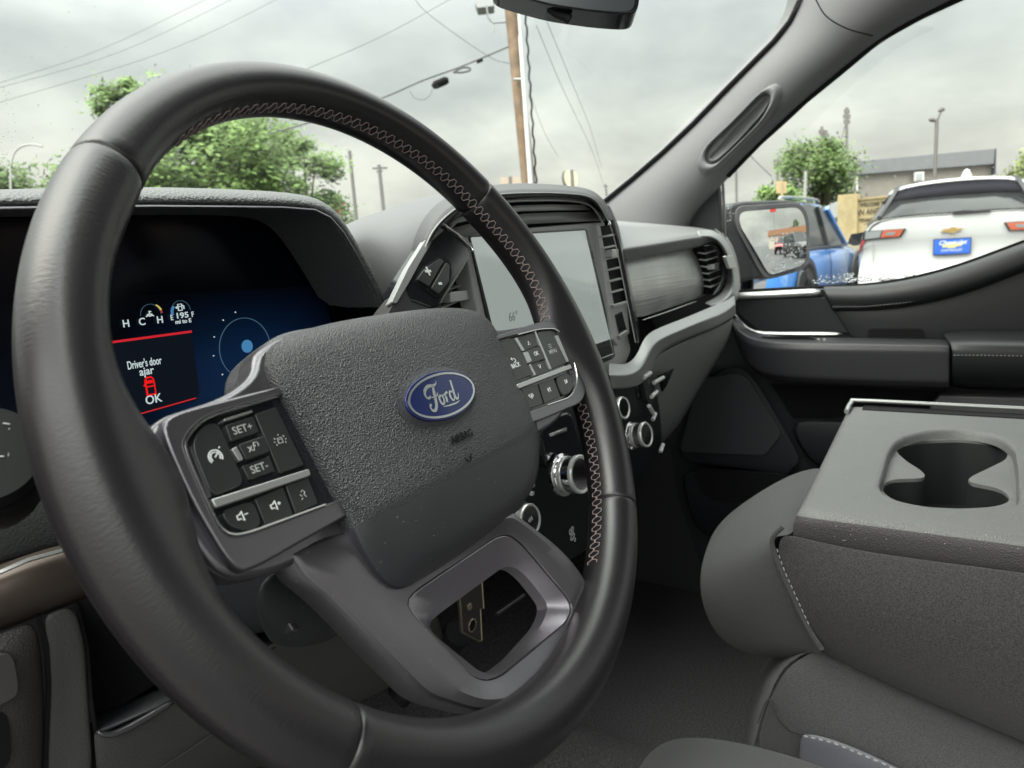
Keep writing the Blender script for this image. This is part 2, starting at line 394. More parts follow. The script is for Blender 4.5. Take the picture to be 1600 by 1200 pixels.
# script lettering, drawn as ribbons of varying width
bl = Bag()
def brush(pts, ws, n=7):
    c = smooth_path([Vector((x, y, 0)) for x, y in pts], n); k = len(c)
    wl = [ws[min(len(ws)-1, int(i/(k-1)*(len(ws)-1)))]*(1-(i/(k-1)*(len(ws)-1)) % 1)+ws[min(len(ws)-1, int(i/(k-1)*(len(ws)-1))+1)]*((i/(k-1)*(len(ws)-1)) % 1) for i in range(k)]
    lf, rg = [], []
    for i, p in enumerate(c):
        t = (c[min(i+1, k-1)]-c[max(0, i-1)]).normalized(); nn = Vector((-t.y, t.x, 0)); lf.append(p+nn*wl[i]/2); rg.append(p-nn*wl[i]/2)
    v = []; f = []
    for a, b in zip(lf, rg): v += [a, b]
    for i in range(k-1): f.append([2*i, 2*i+1, 2*i+3, 2*i+2])
    bl.add([Vector((bcx+q.x/1000, bcy+q.y/1000, .01195)) for q in v], f)
# units: mm, badge centre = 0
brush([(-10.5, 1.2), (-12.8, .6), (-14.2, 2.4), (-13.2, 5), (-9.5, 6.8), (-5.5, 6.4), (-2.6, 6.9), (-1.3, 8.3)], [1.3, 1.2, 1.4, 2.0, 1.9, 1.6, .9, .5])
brush([(-5.6, 6.4), (-6.9, 2.2), (-8.6, -3.4), (-11, -6.3), (-13.8, -6), (-14, -3.6), (-12.4, -2.8)], [1.6, 2.2, 2.2, 1.9, 1.3, 1.2, 1.5])
brush([(-10.3, .6), (-7.5, .2), (-4.9, 1), (-4.3, 2.2)], [.5, .9, .9, .6])
brush([(-2.2, .2), (-4.4, -.8), (-4.4, -4), (-2.7, -4.7), (-1.2, -2.8), (-1.4, -.2), (-.2, -.4), (1, .2)], [1, 1.5, 1.7, 1.2, 1.4, 1.1, .6, .6])
brush([(1.2, .8), (1.1, -2), (.6, -4.6)], [1, 1.7, 1.6]); brush([(1, -1.4), (2.4, .5), (4, .6)], [.7, 1.1, 1.5])
brush([(8.1, 0), (6, .4), (4.9, -2), (5.6, -4.4), (7.3, -4.3), (8.6, -2)], [.9, 1.3, 1.7, 1.3, .8, .6])
brush([(10.4, 6.4), (9.7, 2.5), (8.8, -2), (9.4, -4.4), (11.2, -4), (12.6, -1.6)], [1.5, 1.6, 1.7, 1.4, .8, .5])
brush([(-4.2, -6.2), (2, -6.6), (8, -6.5), (11.2, -5.8)], [.3, .9, .8, .3])
bl.mk('badge_script', SILVER, B_, local=True, flat=True)
# moulded marks below the badge
q = L(722, 682, .0097); text('airbag_mark', 'AIRBAG', q, (1, 0, 0), (0, 1, 0), .0058, BLACK, SW, local=True, bold=.0001, ext=.0001)
q = L(735, 718, .0100); g = Bag()
g.tube([Vector((q.x-.003+.0006*i, q.y+.0022-math.sin(i/10*math.pi)*.003, .0093)) for i in range(11)], .00035, 4); g.tube([q+Vector((.001, .001, -.0006)), q+Vector((.0035, .0028, -.0006))], .0004, 4)
g.mk('moulded_symbol', BLACK, SW, local=True)
# satin body behind the airbag cover: carries both button pads
def Lh(l, h): return [L(x, y, h) for x, y in l]
body = [(-.158, .012, 0), (-.150, .0215, 0), (-.118, .0235, 0), (-.100, .030, 0), (-.090, .043, 0), (-.066, .048, 0), (0, .044, 0), (.062, .040, 0), (.082, .030, 0), (.104, .0245, 0), (.13, .0235, 0), (.160, .0225, 0), (.170, .010, 0), (.168, -.026, 0), (.158, -.040, 0), (.12, -.050, 0), (.088, -.052, 0), (.070, -.060, 0), (.060, -.088, 0), (-.08, -.09, 0), (-.096, -.054, 0), (-.13, -.052, 0), (-.150, -.046, 0), (-.156, -.026, 0)]
def padz(v, h=-.0045): return [Vector((x, y, h-(.006 if abs(x) < .1 else 0))) for x, y, _ in v]
bo = rc(padz(body), .010, 4)
plate('spoke_body', bo, (0, 0, -.016), SATIN, SW, local=True, bev=.0045, seg=4)
# button pads
def sorted_arc(v, c): return sorted(v, key=lambda p: (math.atan2(p.y-c.y, p.x-c.x)) % (2*math.pi))
def padset(side):
    h0 = .0
    if side < 0:
        bz = [(250, 668), (264, 646), (470, 594), (505, 590), (580, 785), (392, 893), (366, 893), (298, 780)]
        pn = [(288, 700), (292, 683), (320, 652), (474, 608), (490, 640), (552, 772), (372, 838), (348, 830), (334, 805)]
    else:
        bz = [(735, 538), (832, 506), (862, 498), (893, 520), (918, 598), (912, 628), (836, 660), (765, 672)]
        pn = [(755, 537), (842, 514), (870, 513), (890, 537), (904, 594), (893, 620), (832, 641), (790, 652)]
    h = .0 if side < 0 else .006
    bzl, pnl = Lh(bz, h), Lh(pn, h)
    cp_ = sum(pnl, Vector())/len(pnl); rl = [.010, .008, .010, .001, .001, .001, .010, .008, .008] if side < 0 else [.001, .010, .008, .008, .008, .010, .010, .001]
    o_ = radial(rc(bzl, .012, 5), cp_, 80); i_ = radial(rc(pnl, rl, 5), cp_, 80)
    # rotate index so the two loops pair up
    bzo = ring('bezel', o_, i_, (0, 0, -.010), SATIN, SW, local=True, bev=.0016, seg=3)
    vis = [p+Vector((0, 0, .0001)) for p in (i_ if side > 0 else i_[20:]+i_[:20]) if (p.x < -.094 if side < 0 else p.x > .10)]
    tube('bezel_edge', vis if side > 0 else sorted_arc(vis, cp_), .0005, SILVER, bzo, local=True, ns=6)
    plate('button_panel', [p+Vector((0, 0, -.0035)) for p in i_], (0, 0, -.004), BLACKG, SW, local=True, bev=0)
    return h
padset(-1); padset(1)
def button(pts, h, dz, m=BTN, r=.0006, name='button', bev=.0006):
    p = rc([L(x, y, h) for x, y in pts], r, 3)
    return plate(name, [q+Vector((0, 0, dz)) for q in p], (0, 0, -.004), m, SW, local=True, bev=bev, seg=2)
def fr(side, x, y, dz=0.0): return L(x, y, 0 if side < 0 else .006)+Vector((0, 0, dz))
X_, Y_ = (1, 0, 0), (0, 1, 0)
# left pad
b1 = button([(304, 700), (306, 682), (322, 662), (343, 657), (386, 755), (334, 775)], 0, -.0012, r=.004)
b2 = button([(356, 662), (400, 648), (409, 673), (365, 688)], 0, -.0018); b3 = button([(374, 694), (413, 680), (423, 705), (386, 718)], 0, -.0005, m=BTN)
b4 = button([(382, 726), (425, 710), (434, 734), (393, 748)], 0, -.0018); b5 = button([(401, 646), (434, 634), (478, 725), (440, 738)], 0, -.0012)
b6 = button([(346, 797), (398, 779), (414, 820), (388, 830), (362, 822)], 0, -.0012, r=.004); b7 = button([(401, 778), (445, 759), (461, 803), (418, 820)], 0, -.0012); b8 = button([(449, 757), (484, 744), (500, 786), (465, 801)], 0, -.0012)
button([(328, 781), (335, 795), (484, 744), (481, 733)], 0, .0012, m=SATIN2, name='divider_bar', r=.001, bev=.0012)
button([(363, 701), (371, 697), (382, 717), (375, 720)], 0, -.0004, m=SATIN2, name='button_edge', r=.0005)
button([(299, 699), (301, 695), (333, 775), (328, 777)], 0, -.001, m=SATIN, name='button_edge', r=.0005)
button([(352, 653), (396, 639), (397, 643), (353, 657)], 0, -.001, m=SATIN2, name='button_edge', r=.0004)
def bt(btn, s, x, y, size, h=0, dz=-.0011, m=PRINT, **k):
    return text('lettering', s, L(x, y, h)+Vector((0, 0, dz)), X_, Y_, size, m, btn, local=True, ext=.00005, **k)
bt(b2, 'SET+', 383, 668, .0046, dz=-.0017, m=PRINTD); bt(b4, 'SET-', 409, 729, .0046, dz=-.0017, m=PRINTD)
bt(b3, 'x/', 394, 699, .0050, dz=-.0004, m=PRINTD)
def icon(btn, name, paths, x, y, h=0, dz=-.0010, r=.00022, m=PRINT, sc=1.):
    g = Bag(); c = L(x, y, h)+Vector((0, 0, dz))
    for p in paths: g.tube([c+Vector((u*sc/1000, v*sc/1000, 0)) for u, v in p], r, 4)
    return g.mk(name, m, btn, local=True)
arc = lambda cx, cy, r, a, b, n=12: [(cx+r*math.cos(math.radians(a+(b-a)*i/n)), cy+r*math.sin(math.radians(a+(b-a)*i/n))) for i in range(n+1)]
icon(b3, 'symbol', [arc(0, 0, 1.1, -60, 210, 10), [(-1.5, .2), (-.9, -.7), (-.3, 0)]], 401, 694, dz=-.0004, r=.00018, m=PRINTD)
icon(b1, 'symbol', [arc(0, 0, 2.9, -35, 215, 20), arc(0, 0, 2.1, -35, 215, 6), [(-.2, 0), (1.3, 1.3)], [(2.8, 3), (3.3, 3.5)], [(1.2, 1.8), (1.8, 1.0), (1.3, 1.3)]], 339, 713, r=.0003)
lane = [[(-1.1, -1.2), (-1.1, 1.2), (1.1, 1.2), (1.1, -1.2), (-1.1, -1.2)], [(-1.1, .5), (1.1, .5)], [(-2.4, -1.8), (-2.4, -1)], [(2.4, -1.8), (2.4, -1)], [(-2.4, 1), (-2.4, 1.8)], [(2.4, 1), (2.4, 1.8)], [(-3.4, 0), (-2.6, 0)], [(2.6, 0), (3.4, 0)], [(0, 2.2), (0, 3)]]
icon(b5, 'symbol', lane, 440, 687, r=.0002, m=PRINTD)
spk = [[(-2, -.8), (-2, .9), (-.7, .9), (.6, 2.1), (.6, -2), (-.7, -.8), (-2, -.8)]]
icon(b6, 'symbol', spk+[[(1.4, .3), (2.9, .3)]], 380, 806, r=.0003); icon(b7, 'symbol', spk+[[(1.4, .3), (2.9, .3)], [(2.15, -.4), (2.15, 1)]], 432, 789, r=.0003)
icon(b8, 'symbol', [[(-.9, 1.4), (0, 2.2), (1, 1), (.2, .2), (.8, -1.2)], [(-1.8, .6), (-1.2, -.4)], [(-2, -1.6), (-1.2, -1.2)]], 477, 772, r=.00024, m=PRINTD)
# right pad
H2 = .006
c1 = button([(775, 535), (807, 527), (834, 584), (803, 596)], H2, -.0012); c2 = button([(812, 527), (835, 518), (845, 538), (820, 548)], H2, -.0018)
c3 = button([(820, 550), (845, 540), (853, 560), (829, 568)], H2, -.0006); c4 = button([(829, 571), (854, 562), (863, 577), (838, 586)], H2, -.0018)
c5 = button([(840, 517), (868, 514), (875, 518), (889, 566), (862, 576)], H2, -.0012, r=.004)
c6 = button([(812, 606), (842, 600), (851, 630), (824, 640)], H2, -.0012); c7 = button([(844, 599), (867, 590), (878, 619), (854, 629)], H2, -.0012); c8 = button([(870, 589), (890, 580), (900, 600), (893, 613), (881, 618)], H2, -.0012, r=.004)
button([(806, 601), (810, 608), (893, 576), (890, 569)], H2, .0008, m=SATIN2, name='divider_bar', r=.001, bev=.001)
for e_ in ([(805, 528), (809, 527), (821, 547), (817, 548)], [(819, 550), (826, 549), (832, 563), (826, 567)], [(828, 569), (830, 568), (839, 585), (836, 586)], [(836, 517), (838, 516), (863, 576), (860, 576)], [(868, 524), (873, 523), (890, 564), (887, 565)]):
    button(e_, H2, -.0005, m=SATIN2, name='button_edge', r=.0003, bev=.0003)
tri = [[(-1.5, -1.1), (1.5, -1.1), (0, 1.4), (-1.5, -1.1)]]
icon(c2, 'symbol', tri, 829, 535, h=H2, dz=-.0016, r=.00028); icon(c4, 'symbol', [[(u, -v) for u, v in tri[0]]], 846, 571, h=H2, dz=-.0016, r=.00028)
bt(c3, 'OK', 839, 552, .0042, h=H2, dz=-.0005, bold=.00008)
bt(c1, 'BACK', 808, 570, .0042, h=H2, bold=.0001); icon(c1, 'symbol', [[(-1.8, .9), (1.2, .9)]+arc(1.2, -.3, 1.2, 90, -90, 8)+[(-.2, -1.5)], [(-1, 1.9), (-2, .9), (-1, 0)]], 804, 562, h=H2, r=.0003)
bt(c5, 'MENU', 866, 548, .0042, h=H2, m=PRINTD, bold=.00006); icon(c5, 'symbol', [[(-2, 1.3), (2, 1.3)], [(-2, 0), (2, 0)], [(-2, -1.3), (2, -1.3)]], 861, 540, h=H2, r=.0003, m=PRINTD)
icon(c7, 'symbol', [[(1.4, -1.5), (1.4, 1.5), (-.9, 0), (1.4, -1.5)], [(-1.5, -1.5), (-1.5, 1.5)]], 860, 608, h=H2, r=.0003); icon(c8, 'symbol', [[(-1.4, -1.5), (-1.4, 1.5), (.9, 0), (-1.4, -1.5)], [(1.5, -1.5), (1.5, 1.5)]], 886, 595, h=H2, r=.0003)
icon(c6, 'symbol', [arc(-1.5, .4, 1, 0, 330, 9), arc(1.5, .4, 1, 210, 540, 9), [(0, .2), (0, -1.8)], [(-.8, -1.4), (.8, -1.4)]], 832, 618, h=H2, r=.00028)
# bottom spoke with its open loop
def ploc(l, h): return [Vector((x/1000, y/1000, h)) for x, y in l]
hb = -.006
so = [(800, 797), (868, 848), (900, 880), (928, 925), (931, 940), (922, 982), (880, 1050), (812, 1108), (750, 1112), (667, 1088), (590, 1010), (516, 932), (438, 868), (560, 820)]
so_l = [L(x, y, hb) for x, y in so]
lo = [(640, 938), (655, 922), (782, 836), (800, 832), (820, 846), (893, 932), (901, 950), (893, 970), (790, 1056), (768, 1064), (745, 1058), (650, 958)]
lo_l = [L(x, y, hb) for x, y in lo]
cL = sum(lo_l, Vector())/len(lo_l)
O = radial(rc(so_l, [.0, .01, .01, .008, .008, .01, .012, .012, .012, .008, .01, .01, .006, .0], 4), cL, 120)
I = radial(rc(lo_l, .006, 4), cL, 120)
# gently crowned face: outer edge, crest, inner lip
rows = []
for t, dh in ((0, -.016), (0, -.004), (.03, -.0012), (.08, 0), (.35, .0012), (.62, -.0002), (.9, -.0022), (.985, -.0025), (1, -.0035), (1, -.010)):
    rows.append([O[i].lerp(I[i], t)+Vector((0, 0, dh)) for i in range(120)])
LSP = loft('lower_spoke', rows, SATIN, SW, local=True, closed=True, ang=28)
li = [(668, 975), (682, 962), (786, 886), (803, 885), (822, 900), (850, 935), (857, 950), (846, 978), (800, 1030), (773, 1050), (752, 1052), (676, 990)]
I2 = radial(rc([L(x, y, hb-.012) for x, y in li], .006, 4), cL+Vector((.004, 0, 0)), 120)
I0 = [p+Vector((0, 0, -.0036)) for p in I]; cI = sum(I0, Vector())/120
I0 = [cI+(p-cI)*.985 for p in I0]
loft('spoke_insert', [I0, [a.lerp(b, .03)+Vector((0, 0, .0004)) for a, b in zip(I0, I2)], [a.lerp(b, .5) for a, b in zip(I0, I2)], I2, [p+Vector((0, 0, -.008)) for p in I2]], BRUSH, SW, local=True, closed=True, sub=0, ang=25)
# rear shells of the wheel
plate('rear_shell', rc([Vector((x/1000, y/1000, -.024)) for x, y in [(-98, 30), (-60, 52), (60, 52), (96, 30), (96, -50), (72, -95), (60, -150), (-58, -150), (-70, -110), (-112, -55)]], .012, 4), (0, 0, -.02), DARKP, SW, local=True, bev=.006, seg=3) if False else None
rs = [Vector((x/1000, y/1000, -.022)) for x, y in [(-92, 40), (-60, 54), (60, 54), (80, 40), (74, -50), (58, -90), (-70, -92), (-110, -56)]]
plate('rear_shell', rc(rs, .012, 4), (0, 0, -.022), SOFT, SW, local=True, bev=.006, seg=3)
# ================================================================ more cab materials
PILL = mat('pillar_trim', (.155, .158, .162), .55, bump=('grain', 700, .15))
HEAD = mat('headliner_cloth', (.055, .056, .06), .9, bump=('noise', 900, .3))
SCREEN = mat('screen_glass', (.10, .11, .11), .10, spec=.6, coat=1., emit=((.30, .34, .32), .8))  # even emission stands in for the bright sky reflected in the touchscreen
DOORP = mat('door_plastic', (.017, .018, .022), .5, bump=('grain', 800, .2), spec=.35)
DOORL = mat('door_leatherette', (.015, .0165, .018), .42, bump=('grain', 600, .2), spec=.45)
CONS = mat('console_plastic', (.130, .134, .131), .46, bump=('grain', 900, .5), rvar=.03)
CONSD = mat('console_side', (.034, .029, .033), .5, bump=('grain', 900, .4))
CLOTH = mat('seat_cloth_dark', (.033, .031, .0325), .95, bump=('noise', 1300, 1., (1, 1, 1), .0008), var=.5, vscale=900, sheen=.12)
CLOTH2 = mat('seat_cloth_grey', (.047, .048, .050), .95, bump=('noise', 1400, .8), var=.3, vscale=1000, sheen=.15)
CARPET = mat('carpet', (.080, .079, .079), 1., bump=('noise', 420, 1., (1, 1, 1), .006), var=.6, vscale=380)
STITCH = mat('pale_thread', (.32, .32, .33), .7)
BRONZE = mat('bronze_trim', (.075, .058, .048), .38, .5, bump=('noise', 60, .06))
WOODT = mat('dash_inlay', (.46, .47, .45), .38, .5, bump=('noise', 60, .8, (.10, 1, 5), .0012), var=.2, vscale=9)
def G(rows, plane=None):
    out = []
    for r in rows: out.append([P(q[0], q[1], q[2] if len(q) == 4 else 'y', q[3] if len(q) == 4 else q[2]) for q in r])
    return out
def PP(l, a, v): return [P(x, y, a, v) for x, y in l]
def surf(name, rows, m, parent, sub=2, sol=.006, tt=0, **k):
    r_ = G(rows)
    return loft(name, tight(r_, tt) if tt else r_, m, parent, sub=sub, sol=sol, off=0, **k)
def pplate(name, l, a, v, d, m, parent, r=0, bev=.001, **k):
    pts = PP(l, a, v); pts = rc(pts, r, 4) if r else pts
    dd = {'y': (0, d, 0), 'x': (d, 0, 0), 'z': (0, 0, -d)}[a]
    return plate(name, pts, dd, m, parent, bev=bev, **k)
def spath(l, a, v, n=6): return smooth_path(PP(l, a, v), n)
def dashes(name, path, r, m, parent, ln=.0045, gap=.0022, lift=Vector((0, 0, 0))):
    g = Bag(); tot = sum((b-a).length for a, b in zip(path, path[1:])); n = max(2, int(tot/(ln+gap))); q = resample(path, n*2+1, False)
    for i in range(0, len(q)-1, 2): g.tube([q[i]+lift, q[i].lerp(q[i+1], .5)+lift*1.5, q[i+1]+lift], r, 4)
    return g.mk(name, m, parent)

# ================================================================ windscreen, pillar, headliner
def wsp(x, z): return Vector((x, .352+(1.359-z)/.76, z))
GL = glassmat('clear_glass', (.97, .985, .975), .035)
t = thing('windshield', (0, .5, 1.2), 'clear rain-flecked front windshield above the dashboard', 'windshield')
wp = rc([wsp(-.78, 1.20), wsp(.735, 1.20), wsp(.665, 1.685), wsp(-.665, 1.685)], [.0, .0, .07, .07], 6)
plate('glass', wp, (0, .004, .003), GL, t, bev=0, flat=True)
g = Bag(); rd = random.Random(3)
DROP = mat('water_drop', (.9, .93, .95), .03, trans=1.); DROP.node_tree.nodes['Principled BSDF'].inputs['IOR'].default_value = 1.33
def drop(g, c, n, r, sx=1.):
    n = Vector(n).normalized(); a = n.orthogonal().normalized(); b = n.cross(a); v = []; f = []
    for ring_, (k, h) in enumerate(((1, 0), (.8, .35), (.45, .55))):
        for j in range(6): v.append(Vector(c)+(a*math.cos(j*math.pi/3)*sx+b*math.sin(j*math.pi/3))*r*k+n*h*r)
    for q in range(2):
        for j in range(6): f.append([q*6+j, q*6+(j+1) % 6, (q+1)*6+(j+1) % 6, (q+1)*6+j])
    f.append(list(range(12, 18))); g.add(v, f)
wn = Vector((0, .76, 1)).normalized()
for i in range(230):
    if i < 70: x, y = abs(rd.gauss(0, 30)), rd.uniform(80, 290)
    else: x, y = rd.uniform(0, 1230), rd.uniform(0, 280)
    q = P(x, y, 'n', (wsp(0, 1.4), wn)); drop(g, q+wn*.005, wn, rd.uniform(.0002, .0005))
o = g.mk('raindrops', DROP, t); o['kind'] = 'stuff'
# pillar trim, a bowed shell between windscreen and door opening
pr_ = [((930, 336), (985, 360), (1040, 374), (1070, 384)), ((948, 318), (1000, 338), (1040, 352), (1062, 362)), ((990, 284), (1030, 300), (1062, 318), (1082, 326)), ((1040, 241), (1075, 262), (1096, 290), (1112, 297)), ((1088, 196), (1110, 225), (1126, 260), (1134, 274)), ((1145, 137), (1168, 170), (1180, 205), (1184, 222)), ((1190, 92), (1210, 120), (1226, 160), (1224, 186)), ((1215, 67), (1245, 95), (1262, 125), (1256, 156)), ((1240, 36), (1280, 60), (1308, 88), (1310, 112)), ((1257, 0), (1306, 24), (1350, 48), (1372, 60)), ((1262, -40), (1330, -10), (1400, 14), (1436, 24)), ((1250, -90), (1350, -50), (1460, -20), (1510, -10))]
PT = thing('windshield_pillar', (.70, .2, 1.3), 'grey moulded front pillar between the windshield and the side window', 'pillar')
rows = []
for a, b, c, d in pr_:
    rows.append([P(*a, 'x', .705)+Vector((.01, .03, 0)), P(*a, 'x', .69), P(*b, 'x', .672), P(*c, 'x', .685), P(*d, 'x', .715), P(*d, 'x', .715)+Vector((.03, .0, 0))])
loft('pillar_trim', rows, PILL, PT, sub=2, sol=.004, off=0)
# grab handle moulded into the pillar
hp_ = [(1092, 262), (1096, 236), (1150, 185), (1195, 138), (1212, 134), (1214, 152), (1196, 186), (1150, 232), (1112, 268)]
ho_ = resample(rc(PP(hp_, 'x', .668), .02, 5), 48)
hc = sum(ho_, Vector())/48; hdir = (P(1205, 140, 'x', .668)-P(1100, 255, 'x', .668)).normalized()
rows = []
for s, dx in ((1.12, .012), (1.04, -.001), (1.0, -.0055), (.95, -.007), (.9, -.006), (.86, -.002)):
    rows.append([hc+(p-hc)*s+Vector((dx, 0, 0)) for p in ho_])
loft('grab_handle', rows, PILL, PT, closed=True, ang=70)
ri_ = [(1103, 250), (1150, 198), (1196, 152), (1206, 146), (1203, 158), (1190, 178), (1150, 222), (1118, 252)]
rr_ = resample(rc(PP(ri_, 'x', .664), .012, 5), 40); rcn = sum(rr_, Vector())/40
loft('handle_recess', [[p+Vector((.0005, 0, 0)) for p in rr_], [rcn+(p-rcn)*.96+Vector((.006, 0, 0)) for p in rr_], [rcn+(p-rcn)*.5+Vector((.013, 0, 0)) for p in rr_], [rcn+(p-rcn)*.02+Vector((.015, 0, 0)) for p in rr_]], PILL, PT, closed=True, cap=False, ang=70)
# black glass border + weatherstrip
tube('glass_seal', [P(*a[0], 'x', .692)+Vector((0, .006, .004)) for a in pr_], .0045, BLACK, PT, ns=6)
tube('door_seal', [P(a[3][0]+2, a[3][1]+1, 'x', .722) for a in pr_[4:]], .006, BLACK, PT, ns=6)
tube('trim_seam', smooth_path([P(1272, -6, 'x', .668), P(1290, 24, 'x', .663), P(1322, 44, 'x', .665), P(1364, 56, 'x', .69)], 6), .0011, BLACK, PT, ns=5)
HL = thing('headliner', (0, -.6, 1.7), 'dark cloth headliner roof panel above the cab', 'headliner')
loft('roof_lining', [[Vector((x, y, z+.02*math.cos(x*2.2))) for x in (-.66, -.4, 0, .4, .67)] for y, z in ((-.085, 1.685), (-.3, 1.705), (-.8, 1.71), (-1.5, 1.69), (-2.0, 1.66))], HEAD, HL, sub=1, sol=.02, off=1)
# ---- side of the cab on the passenger side: rail above the door window
tube('roof_rail', [P(1560, -40, 'x', .715), Vector((.69, -.40, 1.70)), Vector((.69, -1.2, 1.70)), Vector((.70, -2.0, 1.66))], .035, PILL, HL, ns=10)

# ================================================================ interior mirror
RMd = .62
def D(x, y, d): return P(x, y, 'd', d)
RM = thing('rearview_mirror', D(900, 0, RMd), 'black rearview mirror hanging at the top of the windshield', 'mirror')
ml = [(770, -60), (765, -20), (800, -8), (860, 8), (930, 18), (985, 22), (997, 15), (1000, -6), (1001, -60)]
a_ = [D(x, y, RMd) for x, y in ml]
plate('mirror_housing', rc(a_, .012, 4), fw*.03, BLACKG, RM, bev=.006, seg=3)
plate('mirror_face', [p*.93+(sum(a_, Vector())/len(a_))*.07-fw*.0006 for p in rc(a_, .012, 4)], fw*.001, mat('mirror_back', (.03, .034, .038), .3), RM, bev=0)
tube('mirror_lever', [D(857, 14, RMd+.01), D(868, 22, RMd+.01), D(882, 26, RMd+.01), D(890, 31, RMd+.01)], [.003, .003, .004, .0045], BLACK, RM, ns=8)
tube('mirror_stem', [D(890, -40, RMd+.03), wsp(.03, 1.60)+Vector((0, -.004, 0)), wsp(.03, 1.62)], .010, BLACK, RM)

# ================================================================ dashboard
DB = thing('dashboard', (0, .3, 1.0), 'black and grey truck dashboard with digital gauges, touchscreen, vents and knobs', 'dashboard')
# cluster hood
pth = [(-90, 294), (0, 290), (120, 288), (240, 286), (360, 289), (440, 293), (500, 299), (530, 312), (552, 340), (578, 385), (600, 425), (618, 470)]
low = [(-90, 330), (0, 324), (120, 322), (240, 321), (360, 322), (440, 323), (492, 327), (516, 339), (536, 362), (560, 402), (582, 442), (600, 482)]
rows = [[P(x, y-2, 'y', .215)+Vector((0, .10, -.004)) for x, y in pth], [P(x, y, 'y', .19)+Vector((0, .035, .001)) for x, y in pth], [P(x, y, 'y', .19)+Vector((0, .012, .0)) for x, y in pth], [P(x*.5+u*.5, y*.45+v*.55, 'y', .178) for (x, y), (u, v) in zip(pth, low)], [P(x, y, 'y', .181) for x, y in low], [P(x, y, 'y', .181)+Vector((0, .012, .002)) for x, y in low], [P(x, y, 'y', .181)+Vector((0, .075, .0)) for x, y in low]]
loft('gauge_hood', rows, HOODM, DB, sub=1, sol=0)
tube('hood_edge', [P(x, y, 'y', .1795)+Vector((0, 0, -.0005)) for x, y in low], .0009, SATIN, DB, ns=5)
# cluster glass
CLU = pplate('gauge_screen', [(-120, 318), (490, 318), (530, 345), (620, 500), (640, 700), (400, 800), (-120, 800)], 'y', .262, .01, mat('gauge_glass', (.003, .004, .008), .15, spec=.12), DB, bev=0)
def cl(x, y, dz=0): return P(x, y, 'y', .2605-dz)
EM = lambda n, c, s: mat(n, (0, 0, 0), .5, emit=(c, s), spec=.02)
DBLUE = EM('display_blue', (.003, .014, .05), 1.); DBLK = EM('display_dark', (.004, .006, .010), 1.); DRED = EM('display_red', (.62, .02, .03), .8); DRED2 = EM('display_red_bright', (.8, .01, .01), .9); DWH = EM('display_white', (.55, .66, .67), .8); DYE = EM('display_yellow', (.6, .5, .08), .8); DBL2 = EM('display_lightblue', (.08, .28, .55), .6); DGR = EM('display_grey', (.05, .11, .16), 1.)
# blue backdrop fading into the dark: a lit display, two steps with a soft ramp
bm_ = bpy.data.materials.new('display_backdrop'); bm_.use_nodes = True; nt2 = bm_.node_tree; bs = nt2.nodes['Principled BSDF']; bs.inputs['Base Color'].default_value = (.003, .004, .006, 1); bs.inputs['Roughness'].default_value = .2; bs.inputs['Specular IOR Level'].default_value = .12
tcn = nt2.nodes.new('ShaderNodeTexCoord'); spn = nt2.nodes.new('ShaderNodeSeparateXYZ'); nt2.links.new(tcn.outputs['Object'], spn.inputs[0]); rp2 = nt2.nodes.new('ShaderNodeMapRange'); nt2.links.new(spn.outputs[2], rp2.inputs['Value'])
rp2.inputs['From Min'].default_value = .262; rp2.inputs['From Max'].default_value = .20; rp2.inputs['To Max'].default_value = 1.
bs.inputs['Emission Color'].default_value = (.0014, .007, .022, 1); vd = nt2.nodes.new('ShaderNodeVectorMath'); vd.operation = 'DISTANCE'; nt2.links.new(tcn.outputs['Object'], vd.inputs[0]); vd.inputs[1].default_value = P(390, 590, 'y', .26)-Vector((0, .3, 1.0))
r3 = nt2.nodes.new('ShaderNodeMapRange'); nt2.links.new(vd.outputs['Value'], r3.inputs['Value']); r3.inputs['From Min'].default_value = .035; r3.inputs['From Max'].default_value = .115; r3.inputs['To Min'].default_value = 1.5; r3.inputs['To Max'].default_value = .12
mu = nt2.nodes.new('ShaderNodeMath'); mu.operation = 'MULTIPLY'; nt2.links.new(rp2.outputs[0], mu.inputs[0]); nt2.links.new(r3.outputs[0], mu.inputs[1]); nt2.links.new(mu.outputs[0], bs.inputs['Emission Strength'])
plate('display', [cl(-120, 480), cl(500, 446), cl(560, 640), cl(300, 720), cl(-120, 760)], (0, .001, 0), bm_, CLU, bev=0)
plate('warning_panel', [cl(150, 537, .001), cl(299, 520, .001), cl(312, 612, .001), cl(306, 626, .001), cl(150, 668, .001)], (0, .0008, 0), DBLK, CLU, bev=0)
def bar(n, l, r, m): return tube(n, [cl(x, y, .0016) for x, y in l], r, m, CLU, ns=6)
bar('warning_line', [(165, 536), (299, 518)], .0009, DRED); bar('warning_line', [(200, 652), (306, 622)], .0005, DRED)
def ct(s, x, y, sz, m=DWH, **k): return text('lettering', s, cl(x, y, .0018), (1, 0, 0), (0, 0, 1), sz, m, CLU, bold=.0001, **k)
ct("Driver's door", 226, 567.5, .0084, width=.0262); ct('ajar', 229, 580, .0084, sx=.9); ct('OK', 240, 624, .0092, sx=.95)
ct('195', 284.5, 493, .0060, width=.0098); ct('mi to E', 286.5, 502, .0044, width=.0135); ct('E', 268.5, 496.5, .0058, sx=.8); ct('F', 301, 491.5, .0058, sx=.8); ct('C', 222, 503, .0074); ct('H', 250, 500, .0074); ct('H', 197, 506, .0074)
def cpath(n, pl_, x, y, r, m, sc=1): 
    g = Bag(); c = cl(x, y, .0018)
    for p in pl_: g.tube([c+Vector((u*sc/1000, 0, v*sc/1000)) for u, v in p], r, 4)
    return g.mk(n, m, CLU)
